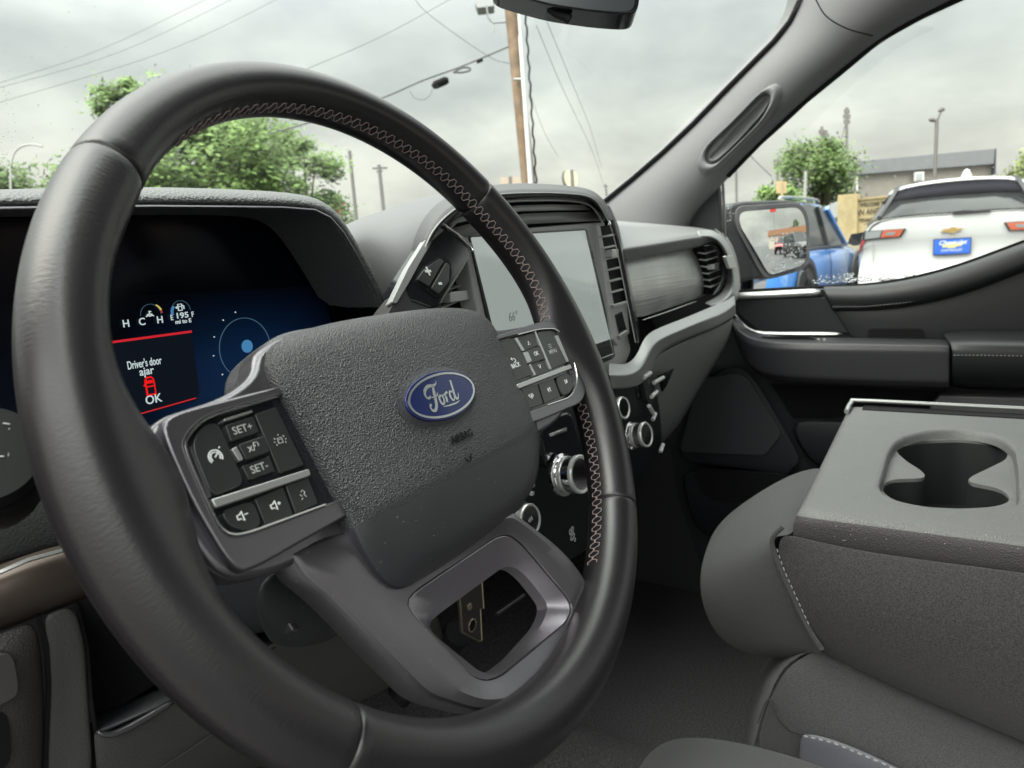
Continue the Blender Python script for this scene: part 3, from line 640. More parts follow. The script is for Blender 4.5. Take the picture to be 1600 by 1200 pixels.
def blk(l, x, y, n, m):
    g = Bag(); c = cl(x, y, .0018)
    for p in l: g.prism([c+Vector((u/1000, 0, v/1000)) for u, v in p], (0, .0004, 0))
    return g.mk(n, m, CLU)
arc2 = lambda r, a, b, n=14: [(r*math.cos(math.radians(a+(b-a)*i/n)), r*math.sin(math.radians(a+(b-a)*i/n))) for i in range(n+1)]
cpath('gauge_arc', [arc2(8, 0, 180)], 236, 492, .00018, DGR); cpath('gauge_arc', [arc2(8, 0, 180)], 283, 486, .00018, DGR)
cpath('gauge_mark', [arc2(8, 60, 22, 5)], 238, 492, .0007, DYE); cpath('gauge_mark', [arc2(8, 20, 5, 3)], 238, 492, .0004, DRED); cpath('gauge_level', [arc2(8, 190, 140, 6)], 284, 488, .0010, DBL2)
cpath('coolant_symbol', [[(-3, -1), (-1.5, -.3), (0, -1), (1.5, -.3), (3, -1)], [(0, 0), (0, 3)], [(0, 2.4), (1.4, 2.4)], [(-2, .4), (2, .4)]], 234, 492, .0005, DWH)
cpath('pump_symbol', [[(-2, -2.4), (-2, 2.4), (1.2, 2.4), (1.2, -2.4), (-2, -2.4)], [(-1.6, .6), (.8, .6)], [(1.2, 1.6), (2.8, .8), (2.8, -1.6)], [(-4, 0), (-3, .6), (-3, -.6), (-4, 0)]], 282, 480, .00045, DWH)
cpath('truck_symbol', [[(-3.2, -6), (-3.2, .2), (3.4, .2), (3.4, -6), (-3.2, -6)], [(-3.4, .6), (-3.2, 5), (-1.8, 7), (1.8, 7), (3.2, 5), (3.4, .6)], [(-4.6, 1), (-3.2, 3)]], 235, 604, .0007, DRED2)
blk([[(-2.6, 2.4), (-2.2, 4.8), (2.2, 4.8), (2.6, 2.4)]], 235, 604, 'truck_window', DRED2)
ga = cl(384, 544, .0016)
tube('dial_ring', [ga+Vector((.0255*math.cos(a*math.pi/24), 0, .0255*math.sin(a*math.pi/24))) for a in range(48)], .0003, DGR, CLU, ns=4, closed=True)
g = Bag()
for a in (100, 125, 155, 183, 215, 240):
    g.tube([ga+Vector((.031*math.cos(math.radians(a)), 0, .031*math.sin(math.radians(a)))), ga+Vector((.032*math.cos(math.radians(a)), 0, .032*math.sin(math.radians(a))))], .0005, 4)
g.mk('dial_tick', DWH, CLU)
lathe('gear_indicator', cl(386, 541, .0018), (0, -1, 0), [(.0001, .0004), (.0055, .0004), (.0055, 0)], DBL2, CLU, ns=24)
# right-hand reveal of the cluster binnacle
surf('binnacle_wall', [[(540, 345, .18), (578, 420, .18), (606, 480, .178), (625, 560, .175)], [(520, 350, .22), (555, 425, .22), (585, 485, .22), (600, 560, .22)], [(500, 350, .262), (536, 430, .262), (566, 490, .262), (580, 560, .262)]], BLACK, DB, sub=1)
# centre mass: dash top rising towards the screen hood
surf('dash_top', [[(470, 380, .50), (560, 352, .46), (640, 318, .42), (700, 296, .40), (800, 292, .40), (900, 296, .42)],
     [(500, 370, .34), (556, 338, .31), (600, 330, .27), (650, 313, .24), (700, 300, .22), (790, 295, .20)],
     [(540, 400, .27), (556, 372, .25), (580, 352, .22), (640, 330, .18), (690, 308, .155), (760, 293, .14)],
     [(560, 450, .24), (578, 420, .23), (600, 410, .195), (634, 400, .155), (648, 350, .125), (690, 318, .11)],
     [(590, 520, .22), (610, 490, .20), (620, 470, .18), (640, 450, .15), (655, 430, .13), (680, 420, .12)]], mat('dash_cover', (.10, .102, .106), .5, bump=('grain', 900, .2)), DB, sub=2, sol=.004)
hA = [(640, 440, .120), (641, 400, .116), (652, 358, .112), (680, 318, .108), (720, 299, .106), (780, 287, .104), (850, 288, .103), (900, 292, .103), (928, 298, .103), (946, 316, .103), (960, 345, .103)]
hB = [(655, 440, .096), (660, 402, .092), (676, 362, .086), (704, 332, .083), (738, 313, .080), (785, 303, .079), (850, 301, .078), (894, 303, .078), (919, 307, .078), (935, 318, .078), (951, 346, .078)]
hC = [(668, 440, .112), (672, 404, .108), (690, 372, .104), (715, 344, .102), (745, 325, .100), (790, 314, .099), (850, 311.5, .098), (888, 312.5, .098), (912, 316, .098), (928, 325, .098), (943, 349, .098)]
HOODP = mat('hood_plastic', (.06, .061, .063), .5, bump=('grain', 900, .2))
surf('screen_hood', [[(x+1, y+1, z+.10) for x, y, z in hA], hA, [(x*.35+u*.65, y*.35+v*.65, c+.004) for (x, y, z), (u, v, c) in zip(hA, hB)], hB], HOODP, DB, sub=2, sol=.002, tt=.15)
surf('hood_gloss', [[(x, y+.5, z+.001) for x, y, z in hB], hC], BLACKG, DB, sub=2, sol=.001)
LB = mat('light_bezel', (.42, .43, .42), .4); LB2 = mat('light_edge', (.50, .51, .50), .35)
tube('hood_line', smooth_path([P(x, y, 'y', z-.001) for x, y, z in hB], 4), .00055, LB2, DB, ns=5)
tube('hood_line', smooth_path([P(x, y+1.2, 'y', z-.003) for x, y, z in hC], 4), .0011, LB2, DB, ns=6)
pplate('slot_panel', [(690, 322), (860, 304), (900, 304), (930, 312), (952, 345), (948, 360), (700, 380)], 'y', .112, .002, BLACK, DB)
def strip(n, l1, l2, y, m): return loft(n, [[P(x, y_, 'y', y) for x, y_ in l1], [P(x, y_, 'y', y-.0005) for x, y_ in l2]], m, DB, sol=.001, ang=30)
strip('slot_bar', [(700, 344), (760, 329), (808, 321), (860, 319.5), (912, 320.5)], [(700, 352), (760, 338), (815, 330), (866, 328.5), (924, 328)], .0965, LB)
strip('slot_bar', [(700, 358), (760, 343), (818, 334), (870, 332), (930, 331.5)], [(700, 378), (760, 361), (828, 350), (876, 347.5), (945, 345)], .099, mat('slot_grey', (.26, .265, .26), .45))
# screen bezel and screen
scr_o = [(722, 364), (943, 346.5), (946, 352), (986, 548), (975, 575), (800, 650), (775, 640)]
TRL = mat('light_bezel', (.27, .28, .27), .4)
SLAT = mat('slat_edge', (.42, .43, .42), .4)
pplate('screen_bezel', scr_o, 'y', .100, .018, TRL, DB, r=.006, bev=.0015, seg=3)
SCRp = pplate('touchscreen', [(733, 368), (916, 357.5), (919, 360), (962, 556), (956, 562), (800, 620), (786, 612)], 'y', .0985, .002, mat('screen_frame', (.02, .022, .024), .15), DB, r=.003, bev=.0005)
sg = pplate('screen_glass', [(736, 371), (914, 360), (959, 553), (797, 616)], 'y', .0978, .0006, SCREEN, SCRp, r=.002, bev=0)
text('lettering', '66°', P(802, 495, 'y', .0974), (1, 0, 0), (0, 0, 1), .012, mat('faint_print', (.30, .33, .33), .3), sg)
pplate('screen_tile', [(830, 486), (856, 478), (860, 492), (834, 500)], 'y', .0975, .0002, mat('faint_tile', (.11, .14, .15), .25), sg, bev=0)
pplate('screen_toolbar', [(780, 590), (953, 530), (958.5, 552), (797, 615)], 'y', .0975, .0002, mat('toolbar_dark', (.035, .04, .04), .12, spec=.6), sg, bev=0)
# vents beside the screen
def vent(quad, y0, n, knobat, name='air_vent'):
    tl, tr, br, blq = quad
    V_ = pplate(name, [tl, tr, br, blq], 'y', y0+.004, .02, BLACK, DB, bev=0)
    for k in range(1, n+1):
        t = k/(n+1); a = Vector(tl).lerp(Vector(blq), t); b = Vector(tr).lerp(Vector(br), t)
        pa, pb = P(a.x, a.y, 'y', y0), P(b.x, b.y, 'y', y0)
        g = Bag(); dv_ = Vector((0, .013, .0025)); g.prism([pa, pb, pb+dv_, pa+dv_], (0, 0, .0012)); g.mk('vent_slat', SLAT, V_, flat=True)
    a = Vector(tl).lerp(Vector(blq), knobat); b = Vector(tr).lerp(Vector(br), knobat); c = P((a.x+b.x)/2, (a.y+b.y)/2, 'y', y0-.002); 
    wd = (P(tr[0], tr[1], 'y', y0)-P(tl[0], tl[1], 'y', y0)).length
    kb = Bag(); kb.box(c, (wd*.22, 0, 0), (0, .006, 0), (0, 0, .0045)); kb.mk('vent_tab', SATIN2, V_, bev=.001)
    return V_
vent([(662, 420), (732, 400), (768, 512), (690, 560)], .112, 5, .42)
vent([(937, 354), (958, 351), (978, 470), (958, 476)], .092, 6, .36)
pplate('vent_surround', [(932, 350), (938, 352), (960, 478), (980, 474), (984, 520), (966, 540), (958, 530)], 'y', .0945, .01, mat('light_bezel', (.27, .28, .27), .4), DB, bev=.001)
pplate('hazard_button', [(962, 492), (972, 486), (980, 516), (969, 524)], 'y', .093, .004, BLACKG, DB, r=.002, bev=.0006)
pplate('button_frame', [(958, 476), (980, 470), (981, 475), (960, 482)], 'y', .0905, .004, SATIN2, DB)
pplate('button_frame', [(968, 524), (981, 515), (982, 521), (970, 531)], 'y', .0905, .004, SATIN2, DB)
# black outer strip beside the vents
tube('edge_line', smooth_path([P(x, y, 'y', z) for x, y, z in ((951, 346, .077), (958, 366, .080), (966, 400, .081), (976, 450, .080), (986, 500, .079), (993, 535, .078))], 4), .0007, mat('light_edge', (.50, .51, .50), .35), DB, ns=5)
surf('stack_edge', [[(944, 318, .108), (951, 340, .104), (960, 364, .098), (972, 430, .094), (984, 490, .092), (992, 540, .090)], [(950, 318, .100), (960, 342, .094), (968, 366, .088), (980, 432, .086), (992, 492, .084), (999, 538, .082)], [(953, 320, .12), (963, 344, .12), (972, 368, .12), (984, 435, .115), (996, 494, .115), (1003, 538, .115)]], BLACKG, DB, sub=1, sol=.002)
# passenger side: top pad, lip, inlay, vent, silver trim, glovebox
surf('dash_pad', [[(900, 330, .75), (1000, 335, .75), (1060, 338, .66), (1100, 344, .55), (1120, 350, .45)],
     [(940, 346, .30), (1000, 348, .30), (1050, 350, .28), (1090, 353, .24), (1116, 358, .20)],
     [(950, 352, .17), (1000, 353, .17), (1050, 356, .16), (1092, 358, .15), (1122, 362, .13)],
     [(960, 386, .118), (1000, 381, .118), (1050, 373, .112), (1088, 366, .106), (1118, 364, .098)],
     [(965, 391, .110), (1000, 386, .110), (1050, 378, .106), (1088, 371, .10), (1119, 370, .094)],
     [(968, 405, .116), (1004, 399, .116), (1052, 391, .112), (1092, 383, .106), (1120, 380, .10)],
     [(968, 410, .15), (1004, 402, .15), (1052, 394, .15), (1092, 386, .15), (1120, 384, .15)]], mat('pad_plastic', (.18, .185, .185), .5, bump=('grain', 900, .2)), DB, sub=2, sol=.004, tt=.2)
surf('dash_inlay', [[(966, 402, .135), (1010, 396, .134), (1060, 388, .130), (1100, 381, .125)], [(974, 440, .122), (1016, 430, .121), (1064, 417, .118), (1106, 408, .114)], [(982, 480, .118), (1022, 466, .117), (1068, 450, .115), (1112, 438, .11)], [(990, 502, .128), (1026, 489, .127), (1074, 472, .124), (1117, 458, .12)]], WOODT, DB, sub=2, sol=.004)
surf('inlay_strip', [[(1000, 500, .108), (1040, 488, .106), (1094, 467, .102)], [(998, 503, .108), (1040, 490, .106), (1096, 469, .102)]], SILVER, DB, sub=1, sol=.0008)
vent([(1100, 387), (1118, 382), (1130, 452), (1112, 460)], .098, 6, .45)
surf('vent_ring', [[(1096, 382, .100), (1120, 374, .096), (1134, 392, .092), (1139, 418, .090), (1134, 446, .092), (1112, 466, .098)], [(1099, 387, .094), (1117, 381, .092), (1127, 394, .088), (1131, 418, .086), (1128, 442, .088), (1112, 458, .093)]], BLACKG, DB, sub=2, sol=.003)
SATIN3 = mat('silver_paint', (.33, .34, .335), .42, .35)
surf('side_trim', [[(1088, 360, .108), (1112, 358, .095), (1134, 372, .085), (1148, 400, .080), (1156, 435, .080), (1154, 465, .082), (1140, 486, .085), (1124, 484, .092)],
                   [(1092, 370, .100), (1112, 368, .088), (1128, 380, .080), (1140, 404, .076), (1147, 436, .075), (1144, 458, .078), (1130, 472, .080), (1110, 478, .085)],
                   [(1096, 380, .106), (1114, 374, .098), (1128, 386, .092), (1135, 408, .09), (1138, 436, .09), (1131, 455, .092), (1118, 466, .095), (1100, 474, .10)]], SATIN3, DB, sub=2, sol=.003, tt=.14)
surf('side_trim_outer', [[(1112, 358, .095), (1134, 372, .085), (1148, 400, .080), (1156, 435, .080), (1154, 465, .082), (1148, 486, .085)], [(1116, 352, .2), (1140, 368, .2), (1152, 398, .2), (1158, 435, .2), (1156, 465, .2), (1150, 486, .2)]], mat('trim_end', (.16, .16, .165), .5), DB, sub=1, sol=.003)
pplate('side_cap', [(1134, 400), (1146, 399), (1151, 418), (1140, 420)], 'y', .072, .006, SATIN2, DB, r=.004, bev=.002)
def bandrows(t0, b0):
    return None
surf('lower_trim', [[(950, 566, .094), (975, 572, .090), (990, 562, .088), (1000, 545, .086), (1008, 520, .086), (1050, 505, .085), (1096, 486, .083), (1124, 474, .083), (1148, 455, .083)],
                    [(950, 586, .078), (984, 588, .076), (1002, 575, .076), (1012, 556, .074), (1020, 534, .074), (1056, 519, .072), (1100, 500, .070), (1128, 492, .070), (1150, 474, .070)],
                    [(955, 606, .086), (988, 605, .082), (1012, 592, .082), (1020, 566, .08), (1026, 548, .08), (1060, 530, .078), (1106, 514, .077), (1132, 504, .077), (1150, 486, .077)],
                    [(955, 610, .11), (988, 608, .11), (1014, 594, .11), (1022, 568, .11), (1028, 552, .11), (1060, 533, .11), (1106, 517, .11), (1132, 506, .11), (1150, 490, .11)]], SATIN3, DB, sub=2, sol=.003, tt=.14)
surf('glovebox', [[(980, 590, .105), (1028, 552, .100), (1062, 534, .098), (1106, 517, .096), (1134, 505, .095), (1150, 492, .098)],
                  [(985, 620, .108), (1030, 585, .100), (1064, 565, .098), (1104, 545, .096), (1130, 530, .096), (1144, 520, .10)],
                  [(995, 670, .128), (1036, 640, .120), (1066, 610, .118), (1094, 585, .116), (1114, 565, .116), (1128, 552, .12)],
                  [(1000, 705, .16), (1040, 680, .155), (1062, 655, .155), (1080, 625, .155), (1098, 598, .155), (1110, 580, .155)],
                  [(1000, 715, .22), (1040, 690, .22), (1062, 662, .22), (1080, 632, .22), (1098, 604, .22), (1110, 585, .22)]], SOFTL, DB, sub=2, sol=.004)
# the black centre panel with its keys and knobs, seen beside and through the wheel
CEN = mat('centre_panel', (.016, .018, .020), .35, bump=('grain', 900, .1))
surf('centre_panel', [[(760, 570, .10), (880, 560, .095), (950, 590, .090), (1010, 585, .086), (1028, 600, .09)], [(760, 660, .11), (880, 650, .100), (960, 645, .094), (1020, 640, .092), (1036, 690, .098)], [(760, 740, .13), (880, 740, .118), (960, 720, .112), (1010, 710, .112), (1034, 710, .12)], [(740, 900, .16), (860, 900, .15), (930, 860, .15), (960, 800, .15), (985, 760, .155)]], CEN, DB, sub=2, sol=.004)
pplate('stack_housing', [(845, 655), (893, 642), (908, 690), (903, 720), (860, 735), (846, 700)], 'y', .085, .02, BLACKG, DB, r=.01, bev=.004, seg=3)
surf('housing_gleam', [[(858, 678, .0845), (885, 668, .0845)], [(860, 682, .0845), (885, 674, .0845)]], SATIN2, DB, sub=0, sol=.001)
def knob(px, py, y, r, ln, cap=BLACKG, band=CHROME, tilt=(-.12, -1, .18)):
    c = P(px, py, 'y', y); ax = Vector(tilt).normalized()
    lr = mat('knob_ring', (.62, .63, .62), .2, .5)
    k = lathe('knob', c-ax*ln, ax, [(.0001, 0), (r*1.18, 0), (r*1.18, ln*.12), (r*.98, ln*.16), (r*.95, ln*.62), (r*1.04, ln*.68), (r*1.04, ln*.92), (r*.94, ln)], band, DB, ns=40, ang=25)
    lathe('knob_cap', c-ax*ln, ax, [(r*.94, ln), (r*.88, ln*.99), (r*.8, ln*.93), (.0001, ln*.93)], cap, k, ns=40)
    g = Bag()
    xa = ax.cross(Vector((0, 0, 1))).normalized(); za = xa.cross(ax).normalized(); cc = c-ax*ln*.06+ax*.0006
    g.tube([cc-za*.0018, cc+za*.0018], .0004, 4); g.mk('knob_mark', PRINT, k)
    lathe('knob_ring', c-ax*.0003, ax, [(r*1.05, -.003), (r*1.06, 0), (r*1.0, .0012), (r*.86, .0008), (r*.84, -.002)], lr, k, ns=40, cap=False)
    lathe('knob_collar', c-ax*ln*.75, ax, [(r*1.0, 0), (r*1.03, .001), (r*1.03, .004), (r*1.0, .005)], lr, k, ns=40, cap=False)
    return k
knob(908, 741, .055, .0185, .024); knob(975, 637, .062, .0125, .018); knob(1010, 679, .058, .0150, .022)
knob(829, 812, .085, .015, .010, band=SATIN)
text('lettering', '4A', P(829, 812, 'y', .0835), (1, 0, 0), (0, 0, 1), .008, PRINTD, DB)
# keys around the knobs
for a, b, c2_ in (((1006, 590), (1016, 583), .078), ((1022, 598), (1036, 590), .078), ((1018, 620), (1026, 612), .078), ((1014, 634), (1020, 645), .08), ((1020, 656), (1024, 646), .08), ((1032, 706), (1036, 694), .085), ((975, 702), (990, 690), .08)):
    tube('chrome_key', [P(*a, 'y', c2_), P(*b, 'y', c2_)], .0030, mat('key_tip', (.5, .51, .5), .35), DB, ns=8)
pplate('key_block', [(1003, 588), (1014, 583), (1024, 620), (1020, 632), (1012, 628)], 'y', .082, .012, DARKP, DB, r=.002, bev=.001)
surf('key_row', [[(985, 590, .088), (1000, 586, .088)], [(995, 625, .09), (1008, 618, .09)]], BLACKG, DB, sub=0, sol=.003)
surf('open_flap', [[(1028, 588, .082), (1052, 576, .084)], [(1034, 612, .09), (1040, 604, .092)]], BLACK, DB, sub=0, sol=.002)
g = Bag()
for q in ((832, 758), (831, 771), (830, 728)): g.box(P(*q, 'y', .098), (.0022, 0, 0), (0, .002, 0), (0, 0, .0018))
g.mk('indicator_mark', PRINTD, DB, bev=.0005)
tk = P(894, 838, 'y', .100); text('lettering', '80°', tk, (.25, 0, -1), (1, 0, .25), .016, PRINTD, DB, bold=.0004)
# ---- left lower dash: bronze trim, storage cubby, headlamp bezel
surf('left_trim', [[(-60, 905, .168), (0, 884, .160), (40, 868, .155), (94, 852, .152), (150, 842, .15)], [(-60, 915, .152), (0, 897, .146), (44, 878, .142), (98, 862, .14), (150, 850, .14)], [(-60, 960, .146), (0, 940, .142), (60, 922, .138), (115, 906, .136), (160, 894, .136)], [(-60, 1000, .152), (0, 980, .148), (62, 957, .145), (122, 935, .142), (170, 915, .142)], [(-60, 1004, .18), (0, 984, .18), (62, 960, .18), (122, 938, .18), (170, 918, .18)]], BRONZE, DB, sub=2, sol=.003)
tube('trim_highlight', [P(-60, 913, 'y', .149), P(0, 894, 'y', .1435), P(44, 875, 'y', .1395), P(98, 860, 'y', .1375)], .0012, SATIN2, DB, ns=5)
surf('left_pad', [[(-60, 700, .20), (60, 690, .20), (200, 680, .20), (420, 660, .20), (600, 640, .20)], [(-60, 780, .172), (60, 768, .170), (200, 760, .170), (420, 740, .170), (600, 720, .170)], [(-60, 900, .165), (0, 884, .16), (150, 842, .16), (400, 800, .16), (600, 780, .16)]], mat('pad_black', (.010, .011, .011), .7, bump=('grain', 700, .2)), DB, sub=2, sol=.004)
PNL = mat('knee_plastic', (.05, .05, .047), .55, bump=('grain', 900, .3))
surf('knee_panel', [[(62, 962, .150), (90, 950, .148), (118, 942, .146)], [(72, 1010, .152), (100, 1000, .150), (134, 1005, .148)], [(76, 1070, .156), (110, 1060, .155), (136, 1070, .152)], [(74, 1130, .16), (106, 1120, .158), (142, 1130, .155)], [(68, 1240, .168), (100, 1240, .165), (150, 1240, .16)]], PNL, DB, sub=2, sol=.004)
surf('knee_panel_lower', [[(142, 1128, .155), (170, 1144, .152), (200, 1138, .15), (270, 1092, .147), (350, 1040, .142), (430, 1000, .14), (520, 960, .14), (660, 900, .14)], [(148, 1180, .158), (190, 1180, .156), (260, 1150, .152), (310, 1128, .150), (400, 1080, .147), (480, 1040, .145), (560, 1010, .145), (690, 960, .145)], [(150, 1260, .17), (220, 1260, .168), (300, 1230, .165), (370, 1190, .162), (440, 1140, .16), (520, 1090, .16), (590, 1060, .16), (700, 1010, .16)], [(150, 1300, .24), (240, 1290, .24), (310, 1260, .24), (390, 1210, .24), (450, 1160, .24), (530, 1110, .24), (600, 1080, .24), (700, 1030, .24)]], PNL, DB, sub=2, sol=.004)
tube('panel_seam', [P(250, 1200, 'y', .1535), P(300, 1168, 'y', .1515), P(345, 1138, 'y', .149)], .0006, SATIN, DB, ns=4)
surf('cubby_lip', [[(150, 1140, .152), (165, 1146, .150), (190, 1138, .149), (272, 1089, .146)], [(152, 1143, .146), (168, 1150, .145), (194, 1142, .144), (276, 1092, .141)], [(152, 1150, .150), (170, 1156, .149), (198, 1148, .148), (280, 1098, .145)]], SATIN, DB, sub=1, sol=.002)
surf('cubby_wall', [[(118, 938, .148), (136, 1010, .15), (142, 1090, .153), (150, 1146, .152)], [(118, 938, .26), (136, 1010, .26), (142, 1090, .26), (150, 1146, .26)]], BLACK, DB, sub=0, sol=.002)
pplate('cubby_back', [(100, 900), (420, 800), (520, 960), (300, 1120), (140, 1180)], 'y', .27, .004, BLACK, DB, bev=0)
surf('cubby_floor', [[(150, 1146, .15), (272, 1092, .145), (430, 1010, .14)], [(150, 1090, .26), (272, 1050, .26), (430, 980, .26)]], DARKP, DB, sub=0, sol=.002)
# headlamp switch panel at the far left
surf('lamp_panel', [[(-60, 1010, .158), (0, 986, .154), (30, 975, .152), (58, 966, .150)], [(-60, 1080, .150), (0, 1050, .148), (36, 1040, .148), (66, 1040, .158)], [(-60, 1140, .150), (0, 1120, .148), (40, 1110, .150), (70, 1110, .162)], [(-60, 1240, .155), (0, 1240, .155), (40, 1240, .156), (66, 1240, .17)]], mat('lamp_plastic', (.05, .045, .045), .5, bump=('grain', 900, .3)), DB, sub=2, sol=.004)
pplate('lamp_switch', [(-40, 1038), (12, 1018), (24, 1030), (31, 1078), (24, 1092), (-40, 1122)], 'y', .142, .008, mat('lamp_plastic2', (.06, .055, .055), .45), DB, r=.006, bev=.0015)
pplate('lamp_opening', [(-60, 1125), (4, 1108), (16, 1130), (18, 1200), (-60, 1230)], 'y', .1465, .003, BLACK, DB, r=.008, bev=0)
tube('panel_gap', [P(60, 962, 'y', .149), P(72, 1010, 'y', .151), P(76, 1070, 'y', .155), P(73, 1130, 'y', .159), P(68, 1240, 'y', .166)], .0013, BLACK, DB, ns=5)

# ================================================================ steering column, stalks
SCm = thing('steering_column', W0-WN*.05, 'dark column shroud behind the steering wheel', 'steering column')
def wl(x, y, h): return W0+WX*x+WU*y+WN*h
rows = []
for h, s in ((-.046, .86), (-.052, 1), (-.12, 1.04), (-.2, 1.05), (-.30, 1.0)):
    rows.append([wl(x*s, y*s-(h+.05)*-.05, h) for x, y in ((-.060, -.05), (-.066, 0), (-.060, .035), (-.035, .048), (0, .05), (.035, .048), (.060, .035), (.066, 0), (.060, -.05), (.04, -.085), (0, -.095), (-.04, -.085))])
loft('shroud', rows, SOFT, SCm, closed=True, cap=True, sub=1)
loft('lower_shroud', [[P(385, 900, 'w', -.035), P(470, 860, 'w', -.035), P(560, 850, 'w', -.035)], [P(400, 960, 'w', -.06), P(470, 990, 'w', -.06), P(540, 975, 'w', -.06)], [P(420, 998, 'w', -.09), P(470, 1002, 'w', -.09), P(520, 985, 'w', -.09)]], DARKP, SCm, sub=2, sol=.006)
g = Bag(); g.prism([P(440, 955, 'w', -.055), P(458, 958, 'w', -.055), P(468, 985, 'w', -.055), P(458, 986, 'w', -.055)], WN*-.01); g.mk('tilt_lever', SATIN, SCm, bev=.001)
# gear selector with its plus/minus rocker
SATIN3 = mat('silver_paint', (.33, .34, .335), .42, .35)
GS = thing('gear_shifter', P(620, 480, 'w', -.05), 'column gear shifter with plus and minus buttons and a silver edge', 'gear shifter')
hs = -.050
def sh(l, h=hs, r=0): 
    p = [P(x, y, 'w', h) for x, y in l]; return rc(p, r, 4) if r else p
plate('shifter_grip', sh([(688, 350), (735, 384), (737, 400), (690, 478), (676, 484), (640, 470), (632, 440)], r=.004), WN*-.026, BLACKG, GS, bev=.003, seg=3)
plate('shifter_base', sh([(640, 440), (642, 455), (684, 476), (672, 500), (600, 500), (617, 470)], hs-.001, r=.002), WN*-.022, mat('shifter_base', (.035, .033, .037), .45), GS, bev=.003)
plate('silver_side', sh([(680, 350), (688, 351), (642, 437), (620, 474), (612, 472), (638, 418)], hs+.001, r=.002), WN*-.007, SATIN3, GS, bev=.0015)
tube('chrome_tip', sh([(683, 349), (692, 351), (714, 366), (736, 384), (738, 392)], hs+.001), .0016, SILVER, GS)
plate('rocker_surround', sh([(660, 418), (688, 400), (704, 406), (707, 428), (700, 452), (688, 466), (678, 464), (652, 442), (650, 434)], hs+.0008, r=.004), WN*-.002, BLACK, GS, bev=.0006)
RK = plate('plus_button', sh([(663, 420), (688, 403), (694, 407), (674, 442), (671, 448), (652, 436)], hs+.0025, r=.002), WN*-.003, BTN, GS, bev=.0008)
RK2 = plate('minus_button', sh([(697, 409), (703, 414), (702, 440), (686, 460), (674, 450)], hs+.0025, r=.002), WN*-.003, BTN, GS, bev=.0008)
text('lettering', '+', P(669.5, 425, 'w', hs+.0027), WX, WU, .013, PRINT, RK, bold=.0004); text('lettering', '-', P(687, 441, 'w', hs+.0027), WX, WU, .013, PRINT, RK2, bold=.0004)
# wiper stalk, far left
WS = thing('wiper_stalk', P(10, 700, 'w', -.07), 'black wiper stalk with white markings at the left edge', 'stalk')
c = P(-28, 708, 'w', -.062); ax = (WN*.75+WX*-.25+WU*.1).normalized()
lathe('stalk_end', c-ax*.05, ax, [(.0001, 0), (.019, 0), (.0205, .01), (.0205, .046), (.019, .05), (.0001, .05)], mat('stalk_plastic', (.005, .006, .006), .5, spec=.2), WS, ns=40)
lathe('stalk_band', c-ax*.012, ax, [(.0208, 0), (.0210, .001), (.0208, .002)], BLACK, WS, ns=40, cap=False)
loft('stalk_collar', [[P(-60, 655, 'w', -.07), P(0, 651, 'w', -.07), P(30, 655, 'w', -.07)], [P(-60, 700, 'w', -.062), P(10, 700, 'w', -.062), P(42, 705, 'w', -.065)], [P(-60, 760, 'w', -.07), P(10, 765, 'w', -.07), P(46, 760, 'w', -.075)]], mat('stalk_plastic', (.02, .022, .022), .45), WS, sub=2, sol=.004)
def wt(g, l, h=-.0595): g.tube([P(x, y, 'w', h) for x, y in l], .00032, 4)
g = Bag()
for y, a, b in ((661, 5, 18), (670, 13, 23), (682, 17, 23)): wt(g, [(a, y), (b, y+2)])
wt(g, [(0, 713), (6, 713)]); g.mk('stalk_marks', PRINT, WS)
text('lettering', '0', P(17.5, 713, 'w', -.0593), WX, WU, .0058, PRINT, WS, bold=.0001, shear=.2)
g = Bag(); wt(g, [(27, 713), (29, 720), (38, 719), (40, 713), (33, 710), (27, 713)], -.0593); wt(g, [(31, 712), (31, 724)], -.0593); g.mk('wiper_symbol', PRINT, WS)
lathe('drop_symbol', P(20, 696, 'w', -.0597), WN, [(.0001, .0004), (.0011, .0004), (.0011, 0)], PRINT, WS, ns=12)

